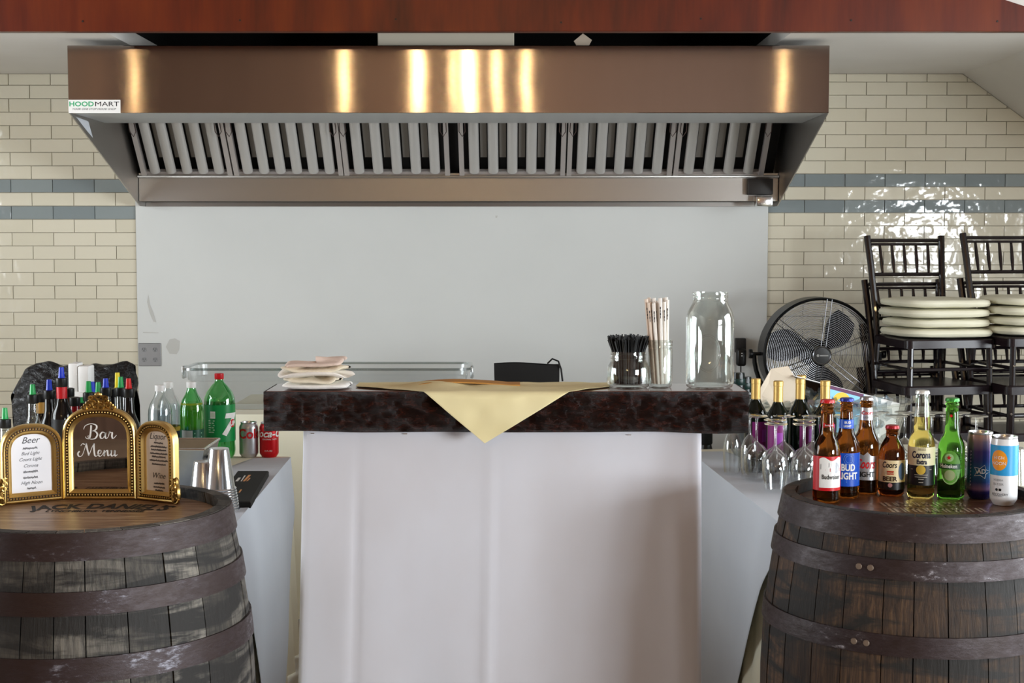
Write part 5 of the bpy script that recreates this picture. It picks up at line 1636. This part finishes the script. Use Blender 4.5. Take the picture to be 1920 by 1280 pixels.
mb = MB(); mb.add([tuple(Rt @ Vector((.056 + .018 * math.cos(2 * PI * i / n_), -.0014, -.052 + .018 * math.sin(2 * PI * i / n_)))) for i in range(n_)], [tuple(range(n_))]); mb.build('sun_centre', mat('sun_pale', 'A8D8F0', .5), ca, normals=False)
mb = MB()
for a, b, c, d in ((.08, .14, .03, .13),): mb.add([tuple(Rt @ Vector(p_)) for p_ in ((a, .02, .0022), (b + .1, .02, .0022), (b + .06, .10, .0022), (a - .05, .10, .0022))], [(0, 1, 2, 3)])
mb.build('blue_band', LSKY, ca, normals=False)
# big beige flap folded out to the left
fp_ = [at(1478, 686, 4.99), at(1446, 691, 4.97), at(1420, 738, 4.93), at(1432, 772, 4.93), at(1492, 768, 4.95), at(1500, 722, 4.97)]
mb = MB(); n_ = len(fp_); off_ = Vector((0, .004, 0))
mb.add([tuple(p_ - Vector(ca.location)) for p_ in fp_] + [tuple(p_ + off_ - Vector(ca.location)) for p_ in fp_], [tuple(range(n_)), tuple(range(n_, 2 * n_))[::-1]] + [(i, (i + 1) % n_, (i + 1) % n_ + n_, i + n_) for i in range(n_)])
mb.build('open_flap', BEI, ca)

# dark bottles and the wall plug by the panel edge
p = at(1384, 742, 5.7)
for i, (px, pt, lab) in enumerate(((1384, 697, 'dark green-black bottle behind the big jar'), (1397, 705, 'shorter dark green-black bottle with a grip ring near the fan'))):
    x = at(px, 720, 5.68 + i * .10).x
    t = thing('dark_bottle', lab, 'bottle', (x, 5.68 + .1 * i, TZ + .0), 0, 'dark bottles behind the bar')
    hb = at(px, pt, 5.68 + i * .1).z
    t.location.z = .0
    MB().lathe([(0, .0), (.03, 0), (.032, .01), (.032, hb - .16), (.030, hb - .12), (.026, hb - .10), (.026, hb - .012), (.024, hb - .002), (0, hb)], 20).build('bottle_body', mat('bottle_black', '0C1412', .25), t)
    MB().lathe([(.0265, hb - .05), (.028, hb - .045), (.028, hb - .03), (.0265, hb - .025)], 20).build('grip_ring', mat('teal_black', '15302C', .3), t)
b0_, b1_ = at(1379, 632, WY - .04), at(1398, 690, WY - .04)
wp = thing('wall_charger', 'black plug-in power box with cable on the white panel beside the fan', 'plug', ((b0_.x + b1_.x) / 2, WY - .012, (b0_.z + b1_.z) / 2))
MB().rbox((0, -.02, .035), (.05, .04, .07), .004, 2).build('plug_plate', mat('charcoal_box', '2A2A2C', .5), wp)
MB().rbox((0, -.045, -.02), (.046, .05, .085), .012, 3).build('plug_body', BLACK, wp)
mb = MB()
for dz in (.0, -.012): mb.box((.0, -.0705, dz), (.006, .001, .005))
mb.build('indicator', WHT, wp)
MB().tube([(0, -.04, -.06), (.0, -.045, -.12), (.012, -.04, -.22), (.0, -.03, -.4), (.01, -.02, -.9)], .003, 6).build('cable', BLACK, wp)
# black thermos seen under the slab end
p = at(1325, 812, 5.32)
t = thing('black_flask', 'black flask standing on the floor under the slab end', 'flask', (at(1325, 830, 5.32).x - .0, 5.34, 0))
MB().lathe([(0, 0), (.04, 0), (.042, .01), (.042, .60), (.03, .66), (.02, .70), (.02, .76), (0, .765)], 20).build('flask_body', BLACK, t)
MB().lathe([(.021, .70), (.024, .705), (.024, .775), (0, .78)], 18).build('flask_cap', BLACKM, t)

# ================================================================== floor-standing fan
FYY = 6.55
fc = at(1532, 663, FYY); FR = (at(1637, 663, FYY).x - at(1424, 663, FYY).x) / 2
fan = thing('pedestal_fan', 'round black metal fan with chrome wire grille standing by the tiled wall', 'fan', (fc.x, FYY, 0))
cz_ = fc.z
FB_ = mat('fan_black', '101113', .35, .2); WIRE = mat('grille_wire', '77777A', .3, .9); BLD = mat('fan_blade', '2A2D31', .35, .5)
RX = Matrix.Translation((0, 0, cz_)) @ Matrix.Rotation(R(90), 4, 'X')      # local z points at the viewer (-y)
def ringp(r_, z_, n=48): return [(r_ * math.cos(2 * PI * i / n), r_ * math.sin(2 * PI * i / n), z_) for i in range(n)]
MB().lathe([(FR - .012, -.075), (FR, -.075), (FR, .075), (FR - .006, .082), (FR - .012, .075), (FR - .012, -.075)], 64, T=RX).build('drum_ring', FB_, fan)
gm = MB()
ng = 26
for k in range(ng):
    r_ = .046 + (FR - .058) * (k + .5) / ng
    gm.tube(ringp(r_, .080 + .022 * (1 - (r_ / FR) ** 2), 56), .0012, 4, closed=True, T=RX)
gm.build('front_grille', WIRE, fan)
sp = MB()
for k in range(6):
    a = R(22 + 60 * k)
    for da in (-.011, .011):
        u = (math.cos(a), math.sin(a)); v_ = (-u[1], u[0])
        sp.tube([(u[0] * r_ + v_[0] * da, u[1] * r_ + v_[1] * da, .083 + .022 * (1 - (r_ / FR) ** 2)) for r_ in (.04, .12, .19, FR - .005)], .0019, 5, T=RX)
sp.build('grille_spokes', WIRE, fan)
rg_ = MB()
for k in range(9):
    r_ = .05 + (FR - .06) * k / 8
    rg_.tube(ringp(r_, -.072, 40), .0013, 4, closed=True, T=RX)
rg_.build('rear_grille', WIRE, fan)
for k in range(3):
    a0_ = R(36 + 120 * k)
    mb = MB()
    def blade(u, v):
        r_ = .035 + (FR * .86 - .035) * u
        half = .35 + .55 * math.sin(PI * min(1, u * .85 + .1)) if u > 0 else .35
        a = a0_ + (v - .5) * half * 1.15 + .25 * u
        return (r_ * math.cos(a), r_ * math.sin(a), -.03 + .06 * (v - .5) * (1 - .3 * u))
    mb.slabgrid(blade, 10, 8, (0, 0, -.002), RX); mb.build('fan_blade', BLD, fan, angle=50)
MB().lathe([(0, -.13), (.06, -.13), (.065, -.12), (.065, -.05), (.04, -.04), (.03, .06)], 24, T=RX).build('motor_housing', FB_, fan)
hb_ = MB().lathe([(0, .098), (.036, .098), (.036, .108), (0, .110)], 28, T=RX).build('hub_badge', BLACK, fan)
MB().lathe([(.035, .095), (.042, .096), (.042, .108), (.038, .111), (.035, .109)], 32, T=RX).build('hub_ring', WIRE, hb_)
mb = MB(); mb.lathe([(0, .1108), (.006, .1108), (0, .1112)], 14, T=RX @ Matrix.Translation((-.019, 0, 0)))
mb.add([(-.010, -.003, .1108), (.027, -.003, .1108), (.027, .003, .1108), (-.010, .003, .1108)], [(0, 1, 2, 3)], RX); mb.build('hub_logo', mat('badge_grey', '9A9A98', .4), hb_, normals=False)
ym = MB(); ym.tube([((FR + .028) * math.cos(a), .0, cz_ + (FR + .028) * math.sin(a)) for a in [PI + PI * i / 24 for i in range(25)]], .010, 8)
ym.build('yoke', FB_, fan)
for s_ in (-1, 1):
    Kx = Matrix.Translation((s_ * (FR + .0), 0, cz_)) @ Matrix.Rotation(s_ * R(90), 4, 'Y')
    MB().lathe([(0, -.004), (.008, -.004), (.008, .035), (.02, .036), (.022, .042), (.02, .052), (0, .053)], 16, T=Kx).build('tilt_knob', FB_, fan)
MB().tube([(0, 0, .03), (0, 0, cz_ - FR - .02)], .02, 12).build('pole', FB_, fan)
MB().lathe([(0, 0), (.19, 0), (.195, .008), (.18, .02), (.05, .035), (0, .036)], 32).build('base', FB_, fan)

# ================================================================== chiavari chairs in stacks
CH = mat('dark_mahogany_lacquer', '150D10', .22, coat=.3); SEATM = mat('dark_seat', '1C1216', .25)
def chair():
    t = thing('chiavari_chair', '', 'chair')
    sm = MB(); poly_ = []
    for x, y, cx_, cy_ in ((.205, -.20, 1, -1), (.178, .19, 1, 1), (-.178, .19, -1, 1), (-.205, -.20, -1, -1)):
        for k in range(5):
            a = {(1, -1): -PI / 2, (1, 1): 0, (-1, 1): PI / 2, (-1, -1): PI}[(cx_, cy_)] + PI / 2 * k / 4
            poly_.append((x - cx_ * .03 + .03 * math.cos(a), y - cy_ * .03 + .03 * math.sin(a)))
    sm.prism(poly_, .038, Matrix.Translation((0, 0, .415)), .006); sm.build('seat', SEATM, t)
    for s_ in (-1, 1):
        MB().tube([(s_ * .178, -.178, .416), (s_ * .185, -.19, 0)], [.0125, .0115], 10).build('leg', CH, t)
        MB().tube([(s_ * .168, .225, 0), (s_ * .158, .185, .416), (s_ * .160, .20, .55), (s_ * .170, .240, .76), (s_ * .178, .265, .885)], [.0125, .0135, .014, .0145, .015], 10).build('back_post', CH, t)
        for z in (.325, .235): MB().tube([(s_ * (.18 + .002), -.182, z), (s_ * .160, .200, z)], .0075, 8).build('side_stretcher', CH, t)
        MB().ball((s_ * .181, -.195, .335), .006, 8, 6).build('screw_cap', CHROME, t)
    for z in (.325, .235): MB().tube([(-.182, -.184, z), (.182, -.184, z)], .0075, 8).build('front_stretcher', CH, t)
    MB().tube([(-.16, .203, .28), (.16, .203, .28)], .0075, 8).build('rear_stretcher', CH, t)
    def yb(z): return .20 + (z - .55) * .20
    for z in (.865, .848, .715, .58): MB().tube([(-.168, yb(z), z), (0, yb(z) + .012, z), (.168, yb(z), z)], .0085 if z != .848 else .006, 8).build('back_rail', CH, t)
    for k in range(5):
        x = (-.115 + .0575 * k)
        MB().tube([(x * .96, yb(.715) + .010, .715), (x * .98, yb(.77) + .010, .77), (x, yb(.848) + .010, .848)], [.005, .0085, .006], 8).build('spindle', CH, t)
    return t
C0 = chair(); first = True
cr = random.Random(2)
words = ('bottom', 'second', 'third', 'top')
for si, (pxf, yf, rz_, lab) in enumerate(((1784, 6.10, R(11), 'beside the fan'), (1976, 6.05, R(11), 'farther from the fan'))):
    x = at(pxf, 640, yf).x; yc = yf + .19 * math.cos(rz_)
    cx_ = x - .185 * math.sin(rz_)
    for k in range(4):
        o = C0 if first else dup(C0); first = False
        sh = (k - 3) * .018
        dz = k * (.195 if si == 0 else .199)
        o.location = (cx_ + sh * .5, yc + sh * .2, dz); o.rotation_euler = (0, 0, rz_)
        tag(o, '%s dark lacquered chair in the stack %s' % ({'bottom': 'lowest', 'second': 'second lowest', 'third': 'second highest', 'top': 'topmost'}[words[k]], lab), 'chair', 'stacked dark chairs')
    # cushions
    zc_ = 3 * (.195 if si == 0 else .199) + .454
    for k in range(4):
        mb = MB(); W = .205 + cr.uniform(-.006, .006); hh = .043
        sd = k * 2.3 + si
        def cu(u, v, sg):
            a = 2 * PI * u; c, s_ = math.cos(a), math.sin(a)
            ex = .55
            kx = math.copysign(abs(c) ** ex, c); ky = math.copysign(abs(s_) ** ex, s_)
            rr = math.sin(v * PI / 2); z = hh / 2 + sg * hh / 2 * (math.cos(v * PI / 2) ** .42)
            return (W * kx * rr, W * .95 * ky * rr, z + .002 * nz(kx * rr * 4 + sd, ky * rr * 4))
        mb.grid(lambda u, v: cu(u, v, 1), 40, 7); mb.grid(lambda u, v: cu(u, 1 - v, -1), 40, 7)
        o = mb.build('seat_cushion', CUSH if k + si else (CUSH := m_noisy('ivory_cushion', 'E4E1CC', 'DCD8C0', .75, 6)), None,
                     (cx_ + .055 * math.sin(rz_) * 0 + cr.uniform(-.008, .008) + .01, yc - .015, zc_), rz_ + cr.uniform(-.06, .06), angle=60)
        tag(o, '%s ivory seat cushion in the pile on the chairs %s' % (('lowest', 'second lowest', 'second highest', 'topmost')[k], lab), 'cushion', 'ivory cushions piled on the chairs')
        zc_ += hh * .97
